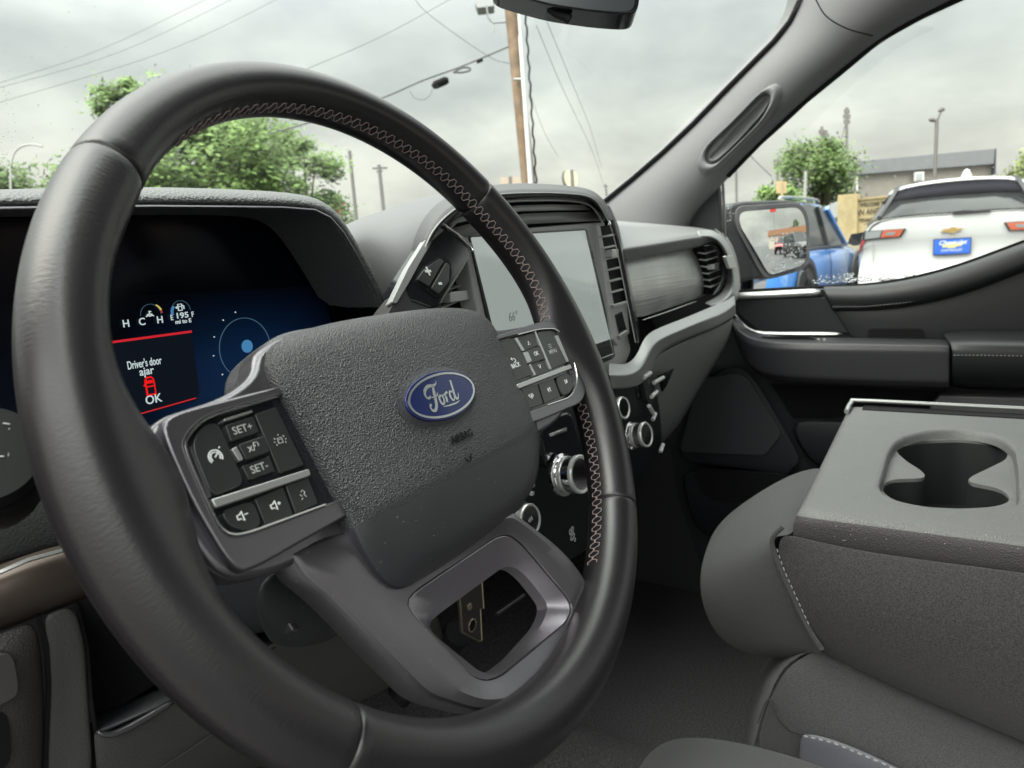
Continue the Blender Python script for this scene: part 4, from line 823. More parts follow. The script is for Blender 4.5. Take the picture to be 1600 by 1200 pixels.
# ================================================================ passenger door
PD = thing('passenger_door', (.76, -.2, .9), 'black passenger door with padded armrest, stitched belt line and rain-spotted window', 'car door')
XD = .755
pplate('door_panel', [(1128, 470), (1290, 452), (1400, 446), (1500, 425), (1800, 330), (1900, 1300), (1240, 1300), (1060, 780), (1050, 700), (1120, 560)], 'x', XD+.012, .03, DOORP, PD, bev=0)
surf('belt_trim', [[(1135, 457, 'x', XD+.02), (1200, 453, 'x', XD+.02), (1283, 448, 'x', XD+.02)], [(1135, 460, 'x', XD), (1200, 457, 'x', XD), (1284, 452, 'x', XD)], [(1140, 468, 'x', XD-.001), (1205, 465, 'x', XD-.001), (1288, 460, 'x', XD-.001)], [(1140, 470, 'x', XD+.012), (1205, 467, 'x', XD+.012), (1290, 463, 'x', XD+.012)]], SATIN2, PD, sub=1, sol=.002)
surf('belt_pad', [[(1283, 446, 'x', XD+.02), (1340, 446, 'x', XD+.02), (1400, 440, 'x', XD+.02), (1470, 424, 'x', XD+.02), (1530, 404, 'x', XD+.02), (1600, 377, 'x', XD+.02), (1700, 340, 'x', XD+.02)],
     [(1283, 451, 'x', XD-.002), (1340, 451, 'x', XD-.004), (1400, 445, 'x', XD-.006), (1470, 430, 'x', XD-.008), (1530, 410, 'x', XD-.008), (1600, 384, 'x', XD-.008), (1700, 348, 'x', XD-.008)],
     [(1292, 468, 'x', XD-.010), (1346, 468, 'x', XD-.014), (1408, 462, 'x', XD-.018), (1480, 448, 'x', XD-.018), (1540, 430, 'x', XD-.018), (1604, 406, 'x', XD-.018), (1700, 370, 'x', XD-.018)],
     [(1298, 484, 'x', XD-.002), (1350, 484, 'x', XD-.006), (1414, 478, 'x', XD-.010), (1484, 464, 'x', XD-.012), (1544, 444, 'x', XD-.012), (1608, 418, 'x', XD-.012), (1700, 382, 'x', XD-.012)],
     [(1298, 487, 'x', XD+.01), (1350, 487, 'x', XD+.01), (1414, 481, 'x', XD+.01), (1484, 467, 'x', XD+.01), (1544, 447, 'x', XD+.01), (1608, 421, 'x', XD+.01), (1700, 385, 'x', XD+.01)]], DOORL, PD, sub=2, sol=.003)
dashes('pad_stitching', [P(x, y, 'x', XD-.0115) for x, y in ((1302, 479), (1352, 479), (1414, 473), (1484, 459), (1544, 440), (1604, 415))], .0006, STITCH, PD, ln=.003, gap=.002)
surf('door_insert', [[(1292, 470, 'x', XD+.008), (1350, 484, 'x', XD+.006), (1430, 476, 'x', XD+.006), (1520, 450, 'x', XD+.006), (1700, 380, 'x', XD+.006)], [(1310, 500, 'x', XD+.004), (1350, 500, 'x', XD), (1430, 498, 'x', XD), (1520, 480, 'x', XD), (1700, 440, 'x', XD)], [(1340, 545, 'x', XD+.006), (1370, 545, 'x', XD+.004), (1440, 545, 'x', XD+.004), (1520, 540, 'x', XD+.004), (1700, 540, 'x', XD+.004)]], DOORL, PD, sub=2, sol=.003)
pplate('front_insert', [(1150, 470), (1290, 465), (1326, 520), (1190, 520), (1152, 490)], 'x', XD+.006, .004, mat('insert_dark', (.014, .015, .018), .4), PD, bev=.001)
surf('silver_strip', [[(1142, 478, 'x', XD-.004), (1152, 494, 'x', XD-.004), (1170, 514, 'x', XD-.005), (1188, 518, 'x', XD-.006), (1250, 518, 'x', XD-.008), (1324, 518, 'x', XD-.008)], [(1140, 482, 'x', XD-.008), (1149, 498, 'x', XD-.008), (1168, 520, 'x', XD-.010), (1188, 524, 'x', XD-.012), (1250, 524, 'x', XD-.014), (1325, 525, 'x', XD-.014)]], SATIN2, PD, sub=1, sol=.003)
pplate('chrome_mark', [(1146, 492), (1154, 496), (1164, 512), (1156, 513)], 'x', XD-.018, .003, CHROME, PD, r=.001, bev=.0008)
# armrest
XA = .66
surf('armrest', [[(1140, 480, 'x', XD), (1148, 500, 'x', XD), (1180, 522, 'x', XD), (1240, 527, 'x', XD), (1330, 528, 'x', XD), (1420, 530, 'x', XD), (1488, 531, 'x', XD)],
     [(1138, 490, 'x', XD-.03), (1146, 512, 'x', XD-.035), (1174, 534, 'x', XD-.06), (1240, 537, 'x', XA+.006), (1330, 538, 'x', XA+.004), (1420, 540, 'x', XA+.004), (1487, 541, 'x', XA+.004)],
     [(1140, 500, 'x', XD-.035), (1150, 522, 'x', XD-.04), (1174, 544, 'x', XD-.066), (1240, 547, 'x', XA), (1330, 548, 'x', XA), (1420, 549, 'x', XA), (1487, 550, 'x', XA)],
     [(1150, 528, 'x', XD-.03), (1160, 556, 'x', XD-.04), (1182, 582, 'x', XD-.06), (1240, 588, 'x', XA+.004), (1330, 592, 'x', XA+.004), (1420, 594, 'x', XA+.004), (1486, 596, 'x', XA+.004)],
     [(1155, 540, 'x', XD-.02), (1170, 570, 'x', XD-.03), (1190, 590, 'x', XD-.05), (1240, 596, 'x', XA+.012), (1330, 600, 'x', XA+.012), (1420, 603, 'x', XA+.012), (1486, 605, 'x', XA+.012)],
     [(1160, 540, 'x', XD+.01), (1176, 570, 'x', XD+.01), (1200, 588, 'x', XD+.01), (1250, 594, 'x', XD+.01), (1340, 597, 'x', XD+.01), (1430, 600, 'x', XD+.01), (1490, 602, 'x', XD+.01)]], mat('armrest_plastic', (.030, .030, .035), .45, bump=('grain', 900, .25)), PD, sub=2, sol=.004, tt=.2)
surf('armrest_pad', [[(1466, 520, 'x', XD), (1500, 516, 'x', XD), (1560, 515, 'x', XD), (1720, 515, 'x', XD)], [(1484, 534, 'x', XA-.004), (1520, 533, 'x', XA-.006), (1580, 534, 'x', XA-.008), (1720, 536, 'x', XA-.008)], [(1487, 552, 'x', XA-.008), (1522, 551, 'x', XA-.010), (1582, 552, 'x', XA-.012), (1720, 553, 'x', XA-.012)], [(1487, 600, 'x', XA), (1522, 602, 'x', XA-.002), (1582, 604, 'x', XA-.002), (1720, 606, 'x', XA-.002)], [(1487, 606, 'x', XD), (1522, 608, 'x', XD), (1582, 610, 'x', XD), (1720, 612, 'x', XD)]], DOORL, PD, sub=2, sol=.004)
dashes('armrest_stitching', [P(x, y, 'x', XA-.0125) for x, y in ((1490, 555), (1530, 555), (1600, 556), (1700, 558))], .0006, STITCH, PD, ln=.003, gap=.002)
pplate('pull_pocket', [(1356, 516), (1362, 514), (1438, 514), (1444, 518), (1444, 536), (1356, 536)], 'x', XD-.004, .006, BLACK, PD, r=.006, bev=0)
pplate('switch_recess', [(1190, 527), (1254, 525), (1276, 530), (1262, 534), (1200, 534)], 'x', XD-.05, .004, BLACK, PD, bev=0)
g = Bag(); g.box(P(1279, 531, 'x', XD-.055), (.002, 0, 0), (0, .002, 0), (0, 0, .002)); g.box(P(1288, 531, 'x', XD-.055), (.002, 0, 0), (0, .002, 0), (0, 0, .002)); g.mk('window_switch', SATIN2, PD, bev=.0006)
# lower door: speaker grille, pocket
surf('speaker_surround', [[(1090, 590, 'x', XD-.004), (1150, 560, 'x', XD-.004), (1176, 580, 'x', XD-.010), (1214, 650, 'x', XD-.012), (1262, 730, 'x', XD-.012)], [(1060, 700, 'x', XD-.004), (1120, 680, 'x', XD-.012), (1170, 660, 'x', XD-.014), (1204, 690, 'x', XD-.014), (1236, 730, 'x', XD-.014)], [(1060, 722, 'x', XD-.004), (1110, 730, 'x', XD-.012), (1160, 735, 'x', XD-.014), (1200, 742, 'x', XD-.014), (1238, 745, 'x', XD-.012)]], DOORP, PD, sub=2, sol=.003)
pplate('speaker_grille', [(1092, 592), (1150, 584), (1168, 590), (1220, 674), (1219, 682), (1194, 712), (1066, 706), (1062, 700)], 'x', XD-.0185, .004, mat('grille', (.034, .035, .040), .6, bump=('grain', 1200, .8)), PD, r=.008, bev=.001)
surf('door_pocket', [[(1062, 730, 'x', XD-.02), (1150, 742, 'x', XD-.03), (1240, 750, 'x', XD-.03), (1400, 760, 'x', XD-.03)], [(1064, 760, 'x', XD-.03), (1150, 770, 'x', XD-.045), (1240, 780, 'x', XD-.045), (1400, 790, 'x', XD-.045)], [(1075, 800, 'x', XD-.03), (1160, 812, 'x', XD-.04), (1240, 820, 'x', XD-.04), (1400, 830, 'x', XD-.04)], [(1090, 840, 'x', XD), (1160, 850, 'x', XD), (1240, 860, 'x', XD), (1400, 860, 'x', XD)]], DOORP, PD, sub=2, sol=.003)
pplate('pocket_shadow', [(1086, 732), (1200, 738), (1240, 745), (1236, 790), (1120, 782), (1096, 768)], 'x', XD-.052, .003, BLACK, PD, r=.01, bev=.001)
surf('lower_rail', [[(1228, 653, 'x', XD-.02), (1300, 655, 'x', XD-.02), (1400, 660, 'x', XD-.02)], [(1240, 690, 'x', XD-.028), (1300, 694, 'x', XD-.028), (1400, 700, 'x', XD-.028)], [(1270, 730, 'x', XD-.01), (1320, 740, 'x', XD-.01), (1400, 750, 'x', XD-.01)]], DOORP, PD, sub=1, sol=.003)
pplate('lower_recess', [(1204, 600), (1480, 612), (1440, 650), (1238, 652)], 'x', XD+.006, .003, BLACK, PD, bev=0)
pplate('seat_side_panel', [(1468, 618), (1600, 622), (1700, 626), (1700, 660), (1452, 640)], 'x', XD-.06, .03, mat('panel_grey', (.075, .075, .08), .5), PD, bev=.003)
# window glass + frame + sail panel
YF = P(1131, 300, 'x', .775)
gl = [P(1131, 455, 'x', .78)+Vector((0, 0, -.02)), P(1800, 320, 'x', .78)+Vector((0, 0, -.03)), Vector((.735, -.85, 1.66)), Vector((.735, -.25, 1.66)), Vector((.76, YF.y-.0, YF.z+.09))]
wnrm = (gl[1]-gl[0]).cross(gl[3]-gl[0]).normalized()
gl[3] = gl[3]-wnrm*((gl[3]-gl[0]).dot(wnrm)); gl[2] = gl[2]-wnrm*((gl[2]-gl[0]).dot(wnrm)); gl[4] = gl[4]-wnrm*((gl[4]-gl[0]).dot(wnrm))
plate('window_glass', gl, wnrm*.004, GL, PD, bev=0, flat=True)
g = Bag(); rd = random.Random(11)
def wd_(x, y): return P(x, y, 'n', (gl[0], wnrm))
sgn = 1 if wnrm.x > 0 else -1
def addd(x, y, r): drop(g, wd_(x, y)+wnrm*.0045*(1 if sgn > 0 else -1)+Vector((.0005, 0, 0)), wnrm*sgn, r, rd.uniform(.8, 1.2))
for i in range(230):
    x = rd.uniform(1270, 1430); y = 441-(x-1350)*.03-abs(rd.gauss(0, 6))-(8 if x > 1400 else 0)*0; addd(x, y, rd.uniform(.0006, .0018))
for i in range(60): addd(rd.uniform(1140, 1600), rd.uniform(220, 430), rd.uniform(.0004, .0010))
for i in range(26): addd(rd.gauss(1137, 4), rd.uniform(320, 345), rd.uniform(.0008, .0016))
for i in range(40): addd(rd.gauss(1325, 5), rd.gauss(432, 6), rd.uniform(.001, .0022))
o = g.mk('raindrops', DROP, PD); o['kind'] = 'stuff'
surf('window_seal', [[(1128, 454, 'x', .768), (1200, 450, 'x', .768), (1290, 445, 'x', .768), (1345, 444, 'x', .768), (1400, 437, 'x', .768), (1470, 421, 'x', .768), (1530, 401, 'x', .768), (1600, 374, 'x', .768), (1700, 336, 'x', .768)], [(1128, 459, 'x', .768), (1200, 455, 'x', .768), (1290, 450, 'x', .768), (1345, 449, 'x', .768), (1400, 443, 'x', .768), (1470, 427, 'x', .768), (1530, 407, 'x', .768), (1600, 380, 'x', .768), (1700, 342, 'x', .768)]], BLACK, PD, sub=1, sol=.006)
pplate('sail_panel', [(1030, 372), (1078, 318), (1108, 292), (1120, 286), (1124, 300), (1126, 420), (1120, 440)], 'x', .752, .02, mat('sail_black', (.018, .018, .024), .45), PD, bev=.002)
tube('window_frame', [P(1122, 278, 'x', .755), P(1124, 320, 'x', .756), P(1127, 400, 'x', .758), P(1130, 462, 'x', .76)], .0045, BLACKG, PD, ns=8)
tube('window_frame', [P(1129, 276, 'x', .765), P(1131, 320, 'x', .766), P(1134, 400, 'x', .768), P(1138, 462, 'x', .77)], .0028, SATIN, PD, ns=8)

# ================================================================ side mirror
SM = thing('side_mirror', P(1200, 380, 'x', .95), 'black wing mirror outside the passenger window, glass covered in raindrops', 'side mirror')
# plane of the mirror: its normal looks back and inwards
mc = P(1210, 372, 'x', 1.03); a_ = math.radians(33); mn = Vector((-math.sin(a_), -math.cos(a_), .02)).normalized()
def MP(x, y, d=0): return P(x, y, 'n', (mc+mn*d, mn))
mo = [(1133, 322), (1160, 314), (1240, 312), (1256, 318), (1263, 340), (1265, 408), (1256, 420), (1206, 437), (1190, 434), (1168, 438), (1148, 440), (1136, 420)]
mi_ = [(1155, 330), (1162, 326), (1246, 322), (1254, 330), (1259, 345), (1260, 410), (1252, 418), (1204, 431), (1196, 428), (1157, 352)]
md_ = lambda n, l, d, th, m, r, b: plate(n, rc([MP(x, y, d) for x, y in l], r, 4), -mn*th, m, SM, bev=b, seg=3)
md_('mirror_housing', mo, 0, .06, mat('mirror_plastic', (.014, .017, .018), .5, bump=('grain', 500, .3)), .02, .008)
rimo = resample(rc([MP(x, y, .003) for x, y in [(1150, 322), (1244, 316), (1259, 324), (1265, 345), (1266, 408), (1256, 422), (1202, 437), (1190, 430), (1148, 352)]], .02, 5), 60)
rimi = resample(rc([MP(x, y, .003) for x, y in [(1155, 331), (1243, 324), (1252, 331), (1258, 348), (1259, 406), (1252, 415), (1204, 430), (1197, 425), (1155, 352)]], .02, 5), 60)
best = min(range(60), key=lambda s: sum((rimo[i]-rimi[(i+s) % 60]).length for i in range(60))); rimi = rimi[best:]+rimi[:best]
ring('mirror_rim', rimo, rimi, -mn*.02, mat('mirror_rim', (.10, .10, .105), .45), SM, bev=.002)
cmr = sum(rimi, Vector())/60; RC = 1.25
def dome(k):
    o_ = []
    for p in rimi:
        d = (p-cmr)*k; o_.append(cmr+d-mn*(d.length**2/(2*RC)-.006))
    return o_
def DMp(x, y):
    p = MP(x, y, .003); d = p-cmr; return p-mn*(d.length**2/(2*RC)-.0062)
MG = loft('mirror_glass', [dome(k/24) if k else dome(.002) for k in range(0, 25)], mat('mirror_silver', (.86, .88, .87), .01, 1.), SM, closed=True, ang=180)
g = Bag(); rd = random.Random(5)
for i in range(230):
    x = rd.uniform(1160, 1256); y = 428-abs(rd.gauss(0, 26)); 
    if x < 1157+(y-350)*.55+6: continue
    drop(g, DMp(x, y), mn, rd.uniform(.0010, .0024))
for i in range(60):
    x = rd.uniform(1160, 1250); y = rd.uniform(330, 420)
    if x < 1157+(y-350)*.55+6: continue
    drop(g, DMp(x, y), mn, rd.uniform(.0005, .0012))
o = g.mk('raindrops', DROP, MG); o['kind'] = 'stuff'
tube('mirror_arm', [Vector((.79, MP(1150, 440).y+.02, 1.17)), MP(1140, 430, -.04), MP(1165, 420, -.04)], .03, BLACK, SM)

# ================================================================ floor, seats, folded centre armrest
FL = tag(mk('floor', [(-.8, -1.6, .5), (.8, -1.6, .5), (.8, .35, .5), (-.8, .35, .5), (-.8, .75, .72), (.8, .75, .72)], [[0, 1, 2, 3], [3, 2, 5, 4]], CARPET, sol=.01), kind='structure')
FW = thing('firewall', (0, .75, .9), 'dark front bulkhead beneath the dashboard, above the footwell', 'bulkhead')
plate('bulkhead_panel', [(-.8, .74, .5), (.8, .74, .5), (.8, .74, 1.22), (-.8, .74, 1.22)], (0, .02, 0), BLACK, FW, bev=0)
plate('dash_carrier', [(-.78, .20, 1.0), (-.78, .74, 1.0), (-.78, .74, 1.25), (-.78, .30, 1.20)], (1.5, 0, 0), BLACK, FW, bev=0)
# transmission hump carpet
HM = thing('floor_hump', (0, .1, .5), 'carpeted transmission tunnel hump in the middle of the floor', 'floor hump')
loft('hump_carpet', [[Vector((x, y, .49+z*k)) for x, z in ((-.26, 0), (-.2, .05), (-.1, .10), (0, .115), (.1, .10), (.2, .05), (.26, 0))] for y, k in ((-1.0, 1.), (-.1, 1.), (.1, 1.05), (.3, 1.3), (.6, 1.9), (.74, 2.3))], CARPET, HM, sub=2, sol=.004)
# pedals
BP = thing('brake_pedal', P(735, 980, 'y', .16), 'metal pedal bracket with round hole seen through the lower spoke', 'pedal')
yb = .13
pb_ = [P(x, y, 'y', yb) for x, y in ((718, 935), (726, 920), (752, 905), (755, 950), (750, 952), (752, 1000), (748, 1002), (722, 988))]
METAL = mat('zinc_plate', (.42, .37, .27), .3, .9)
plate('bracket', pb_, (0, .003, 0), mat('bracket_face', (.10, .09, .085), .4, .6), BP, bev=.0005)
tube('bracket_edge', [p-Vector((0, .0006, 0)) for p in [pb_[0]]+pb_[7:5:-1]+[pb_[5], pb_[4], pb_[3], pb_[2]]], .0009, METAL, BP, ns=6)
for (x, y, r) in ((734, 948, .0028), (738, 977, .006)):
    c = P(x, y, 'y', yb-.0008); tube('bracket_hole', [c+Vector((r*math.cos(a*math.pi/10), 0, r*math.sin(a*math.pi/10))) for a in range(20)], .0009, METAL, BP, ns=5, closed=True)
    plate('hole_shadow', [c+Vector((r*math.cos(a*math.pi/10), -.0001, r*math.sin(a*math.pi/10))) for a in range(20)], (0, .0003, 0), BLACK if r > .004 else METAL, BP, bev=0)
tube('pedal_arm', [P(715, 990, 'y', .15), P(660, 1050, 'y', .20), P(620, 1090, 'y', .22)], .014, BLACK, BP)
tube('pedal_rod', [P(775, 960, 'y', .25), P(818, 930, 'y', .25)], .003, SATIN, BP)

# centre seat folded down: its back is the table with cup holders
ZC = 1.045
CS = thing('center_seat', P(1400, 760, 'z', ZC), 'center seat folded into an armrest with grey tray top and cup holders', 'seat')
zc_ = lambda x, y, z=ZC: P(x, y, 'z', z)
A, B2, C2, D2 = zc_(1228, 797), zc_(1332, 632), zc_(1332, 632)+Vector((0, -1.0, 0)), zc_(1228, 797)+Vector((0, -1.0, 0))
B2 = Vector((B2.x, A.y, ZC)); ex = B2.x-A.x; x0, x1, yf = A.x, B2.x, (A.y+zc_(1332, 632).y)/2
print('console', x0, x1, yf)
yb_ = yf-.62
# basin outline, from the photo
bas = [(1371, 765), (1388, 705), (1402, 686), (1440, 673), (1500, 670), (1560, 680), (1586, 700), (1592, 735), (1594, 788), (1570, 795), (1480, 796), (1400, 784)]
basl = resample(rc([zc_(x, y) for x, y in bas], .02, 4), 96)
outl = resample(rc([Vector((x0, yf, ZC)), Vector((x1, yf, ZC)), Vector((x1, yb_, ZC)), Vector((x0, yb_, ZC))], .012, 4), 96)
bc_ = sum(basl, Vector())/96
def byang(pts, c): 
    return sorted(pts, key=lambda p: math.atan2(p.y-c.y, p.x-c.x))
basl = radial(basl, bc_, 96)
# project the outer loop along the same angles
def outer_at(p, x0_, x1_, y0_, y1_):
    d = (p-bc_); k = 1e9
    if d.x > 1e-9: k = min(k, (x1_-bc_.x)/d.x)
    if d.x < -1e-9: k = min(k, (x0_-bc_.x)/d.x)
    if d.y > 1e-9: k = min(k, (y1_-bc_.y)/d.y)
    if d.y < -1e-9: k = min(k, (y0_-bc_.y)/d.y)
    return bc_+d*k
# add exact corner directions
corn = [Vector((x, y, ZC)) for x in (x0, x1) for y in (yf, yb_)]
aug = list(basl)
for c in corn:
    an = math.atan2(c.y-bc_.y, c.x-bc_.x); i = min(range(len(aug)), key=lambda j: abs(math.atan2(aug[j].y-bc_.y, aug[j].x-bc_.x)-an)); rr = (aug[i]-bc_).length; aug[i] = bc_+(c-bc_).normalized()*rr
aug = byang(aug, bc_)
rows = []
def shr(s, dz): return [outer_at(p, x0+s, x1-s, yb_+s, yf-s)+Vector((0, 0, dz)) for p in aug]
rows += [shr(.002, -.052), shr(0, -.03), shr(0, -.012), shr(.002, -.005), shr(.005, -.0012), shr(.010, 0)]
rows += [[outer_at(p, x0+.01, x1-.01, yb_+.01, yf-.01).lerp(p, t)+Vector((0, 0, 0)) for p in aug] for t in (.5, .9, .97)]
rows += [[p+Vector((0, 0, -.001)) for p in aug], [bc_+(p-bc_)*.985+Vector((0, 0, -.004)) for p in aug], [bc_+(p-bc_)*.97+Vector((0, 0, -.010)) for p in aug]]
CT = loft('tray_top', rows, [CONS, CONSD], CS, closed=True, ang=60)
for p in CT.data.polygons:
    if abs(p.normal.z) < .55 and (p.center+Vector(CS.location)).z < ZC-.006 and min(abs((p.center+Vector(CS.location)).x-x0), abs((p.center+Vector(CS.location)).y-yf)) < .004: p.material_index = 1
# basin floor with the cup opening: keyhole shaped
cup = [(1400, 696), (1440, 689), (1500, 687), (1560, 693), (1576, 706), (1572, 718), (1548, 730), (1518, 744), (1510, 752), (1530, 757), (1560, 762), (1577, 774), (1578, 784), (1556, 792), (1500, 795), (1440, 792), (1396, 782), (1378, 768), (1382, 754), (1400, 748), (1430, 748), (1448, 746), (1440, 735), (1418, 722), (1402, 708)]
cupl = [P(x, y, 'z', ZC-.010) for x, y in cup]
cupl = resample(rc(cupl, .01, 3), 96); cc_ = sum(cupl, Vector())/96
bf = [bc_+(p-bc_)*.975+Vector((0, 0, -.010)) for p in aug]
best = None
for seq in (cupl, cupl[::-1]):
    for s_ in range(96):
        d_ = sum((bf[i]-seq[(i+s_) % 96]).length for i in range(0, 96, 4))
        if best is None or d_ < best[0]: best = (d_, seq, s_)
cuse = best[1][best[2]:]+best[1][:best[2]]
loft('cup_holder', [bf, [a.lerp(b, .97)+Vector((0, 0, .0002)) for a, b in zip(bf, cuse)], cuse, [p+Vector((0, 0, -.0035)) for p in cuse]], [CONS], CS, closed=True, cap=False, ang=50)
loft('cup_well', [[p+Vector((0, 0, -.003)) for p in cuse], [cc_+(p-cc_)*.96+Vector((0, 0, -.075)) for p in cuse], [cc_+(p-cc_)*.01+Vector((0, 0, -.078)) for p in cuse]], mat('cup_black', (.016, .018, .019), .5, spec=.4), CS, closed=True, cap=False, ang=50)
# hinged rail along the far edge
tube('tray_rail', [zc_(1330, 655)+Vector((0, 0, .004)), zc_(1322, 640)+Vector((0, 0, .006)), Vector((x1-.006, yf-.004, ZC+.007)), Vector((x1-.004, yf-.03, ZC+.007)), Vector((x1-.004, yb_, ZC+.007))][2:], .0025, SATIN2, CS, ns=8)
plate('tray_groove', [Vector((x1-.030, yf-.02, ZC)), Vector((x1-.008, yf-.02, ZC)), Vector((x1-.008, yb_, ZC)), Vector((x1-.030, yb_, ZC))], (0, 0, .0012), BLACK, CS, bev=0)
tube('tray_latch', [Vector((x1-.005, yf-.006, ZC+.006)), Vector((x1-.03, yf-.004, ZC+.004)), Vector((x1-.055, yf-.004, ZC+.0025))], .003, SATIN2, CS, ns=8)
# cushion body below the tray: near side dark weave, front end grey cloth
surf('side_cushion', [[(1213, 828, 'x', x0-.004), (1256, 839, 'x', x0-.006), (1340, 858, 'x', x0-.008), (1440, 872, 'x', x0-.008), (1600, 892, 'x', x0-.008), (1800, 920, 'x', x0-.008)],
     [(1214, 886, 'x', x0-.010), (1272, 902, 'x', x0-.020), (1360, 920, 'x', x0-.026), (1460, 940, 'x', x0-.028), (1600, 965, 'x', x0-.028), (1800, 1000, 'x', x0-.028)],
     [(1240, 940, 'x', x0-.012), (1296, 962, 'x', x0-.022), (1380, 990, 'x', x0-.028), (1480, 1020, 'x', x0-.030), (1620, 1060, 'x', x0-.030), (1800, 1100, 'x', x0-.030)],
     [(1270, 1000, 'x', x0-.002), (1328, 1029, 'x', x0-.008), (1400, 1066, 'x', x0-.012), (1500, 1105, 'x', x0-.014), (1640, 1160, 'x', x0-.014), (1800, 1230, 'x', x0-.014)],
     [(1284, 1020, 'x', x0+.03), (1340, 1046, 'x', x0+.03), (1410, 1080, 'x', x0+.03), (1510, 1120, 'x', x0+.03), (1650, 1180, 'x', x0+.03), (1800, 1250, 'x', x0+.03)]], CLOTH, CS, sub=3, sol=.004)
yq = yf+.004
surf('front_cushion', [[(1236, 842, 'x', x0), (1250, 815, 'x', x0+.05), (1272, 770, 'x', x0+.12), (1296, 728, 'x', x0+.25)],
     [(1210, 836, 'x', x0-.004), (1222, 800, 'x', x0+.04), (1240, 760, 'x', x0+.12), (1262, 732, 'x', x0+.25)],
     [(1208, 856, 'x', x0-.006), (1160, 850, 'x', x0+.03), (1150, 800, 'x', x0+.12), (1225, 745, 'x', x0+.27)],
     [(1218, 884, 'x', x0-.010), (1130, 900, 'x', x0+.04), (1092, 872, 'x', x0+.13), (1150, 790, 'x', x0+.27)],
     [(1242, 932, 'x', x0-.012), (1140, 960, 'x', x0+.04), (1078, 920, 'x', x0+.13), (1110, 830, 'x', x0+.27)],
     [(1268, 985, 'x', x0-.006), (1180, 1010, 'x', x0+.04), (1090, 980, 'x', x0+.13), (1100, 880, 'x', x0+.27)],
     [(1282, 1018, 'x', x0), (1200, 1032, 'x', x0+.05), (1120, 1016, 'x', x0+.14), (1110, 940, 'x', x0+.27)],
     [(1300, 1030, 'x', x0+.04), (1240, 1030, 'x', x0+.10), (1180, 1010, 'x', x0+.18), (1130, 960, 'x', x0+.3)]], CLOTH2, CS, sub=3, sol=.003)
tube('seam_piping', smooth_path([P(x, y, 'x', x0-.013) for x, y in ((1224, 822), (1208, 838), (1207, 856), (1220, 890), (1240, 935), (1262, 980), (1284, 1015))], 6), .0022, CLOTH2, CS, ns=8)
dashes('seam_stitching', smooth_path([P(x, y, 'x', x0-.0155) for x, y in ((1214, 858), (1226, 892), (1246, 937), (1266, 980))], 6), .0005, STITCH, CS, ln=.003)

# centre seat cushion under it
CC = CS
surf('cushion_top', [[(1290, 1010, 'x', x0+.03), (1380, 1050, 'x', x0+.03), (1500, 1105, 'x', x0+.03), (1700, 1200, 'x', x0+.03)],
     [(1262, 1018, 'x', x0+.01), (1360, 1070, 'x', x0+.005), (1480, 1130, 'x', x0+.005), (1680, 1230, 'x', x0+.005)],
     [(1224, 1040, 'x', x0-.01), (1320, 1110, 'x', x0-.02), (1440, 1180, 'x', x0-.02), (1640, 1290, 'x', x0-.02)],
     [(1206, 1080, 'x', x0-.015), (1260, 1140, 'x', x0-.03), (1400, 1210, 'x', x0-.03), (1600, 1320, 'x', x0-.03)],
     [(1190, 1120, 'x', x0-.012), (1250, 1180, 'x', x0-.03), (1380, 1250, 'x', x0-.03), (1600, 1380, 'x', x0-.03)],
     [(1176, 1180, 'x', x0), (1240, 1260, 'x', x0-.01), (1380, 1340, 'x', x0-.01), (1600, 1450, 'x', x0-.01)]], CLOTH2, CC, sub=3, sol=.003)
surf('cushion_front', [[(1290, 1010, 'x', x0+.03), (1262, 1018, 'x', x0+.01), (1224, 1040, 'x', x0-.01), (1206, 1080, 'x', x0-.015), (1190, 1120, 'x', x0-.012), (1176, 1180, 'x', x0)], [(1240, 1010, 'x', x0+.08), (1215, 1030, 'x', x0+.08), (1200, 1060, 'x', x0+.08), (1190, 1090, 'x', x0+.08), (1180, 1130, 'x', x0+.08), (1170, 1190, 'x', x0+.08)], [(1230, 1000, 'x', x0+.2), (1205, 1020, 'x', x0+.2), (1190, 1050, 'x', x0+.2), (1180, 1080, 'x', x0+.2), (1170, 1120, 'x', x0+.2), (1160, 1190, 'x', x0+.2)]], CLOTH2, CC, sub=2, sol=.003)
tube('bolster_seam', smooth_path([P(x, y, 'x', x0-.0245+d) for x, y, d in ((1184, 1130, .010), (1196, 1098, .007), (1206, 1094, .005), (1216, 1120, .002), (1234, 1140, 0), (1250, 1146, -.002))], 6), .0007, CLOTH, CC, ns=5)
surf('vinyl_bolster', [[(1250, 1142, 'x', x0-.034), (1300, 1152, 'x', x0-.035), (1380, 1185, 'x', x0-.036), (1480, 1240, 'x', x0-.036)], [(1248, 1160, 'x', x0-.036), (1300, 1175, 'x', x0-.038), (1380, 1210, 'x', x0-.038), (1480, 1265, 'x', x0-.038)], [(1242, 1215, 'x', x0-.033), (1300, 1230, 'x', x0-.035), (1380, 1265, 'x', x0-.035), (1480, 1320, 'x', x0-.035)]], mat('vinyl_grey', (.10, .10, .115), .42, bump=('grain', 700, .2)), CC, sub=2, sol=.004)
dashes('bolster_stitching', [P(x, y, 'x', x0-.0405) for x, y in ((1256, 1150), (1300, 1160), (1380, 1193), (1440, 1226))], .0007, STITCH, CC, ln=.0035)
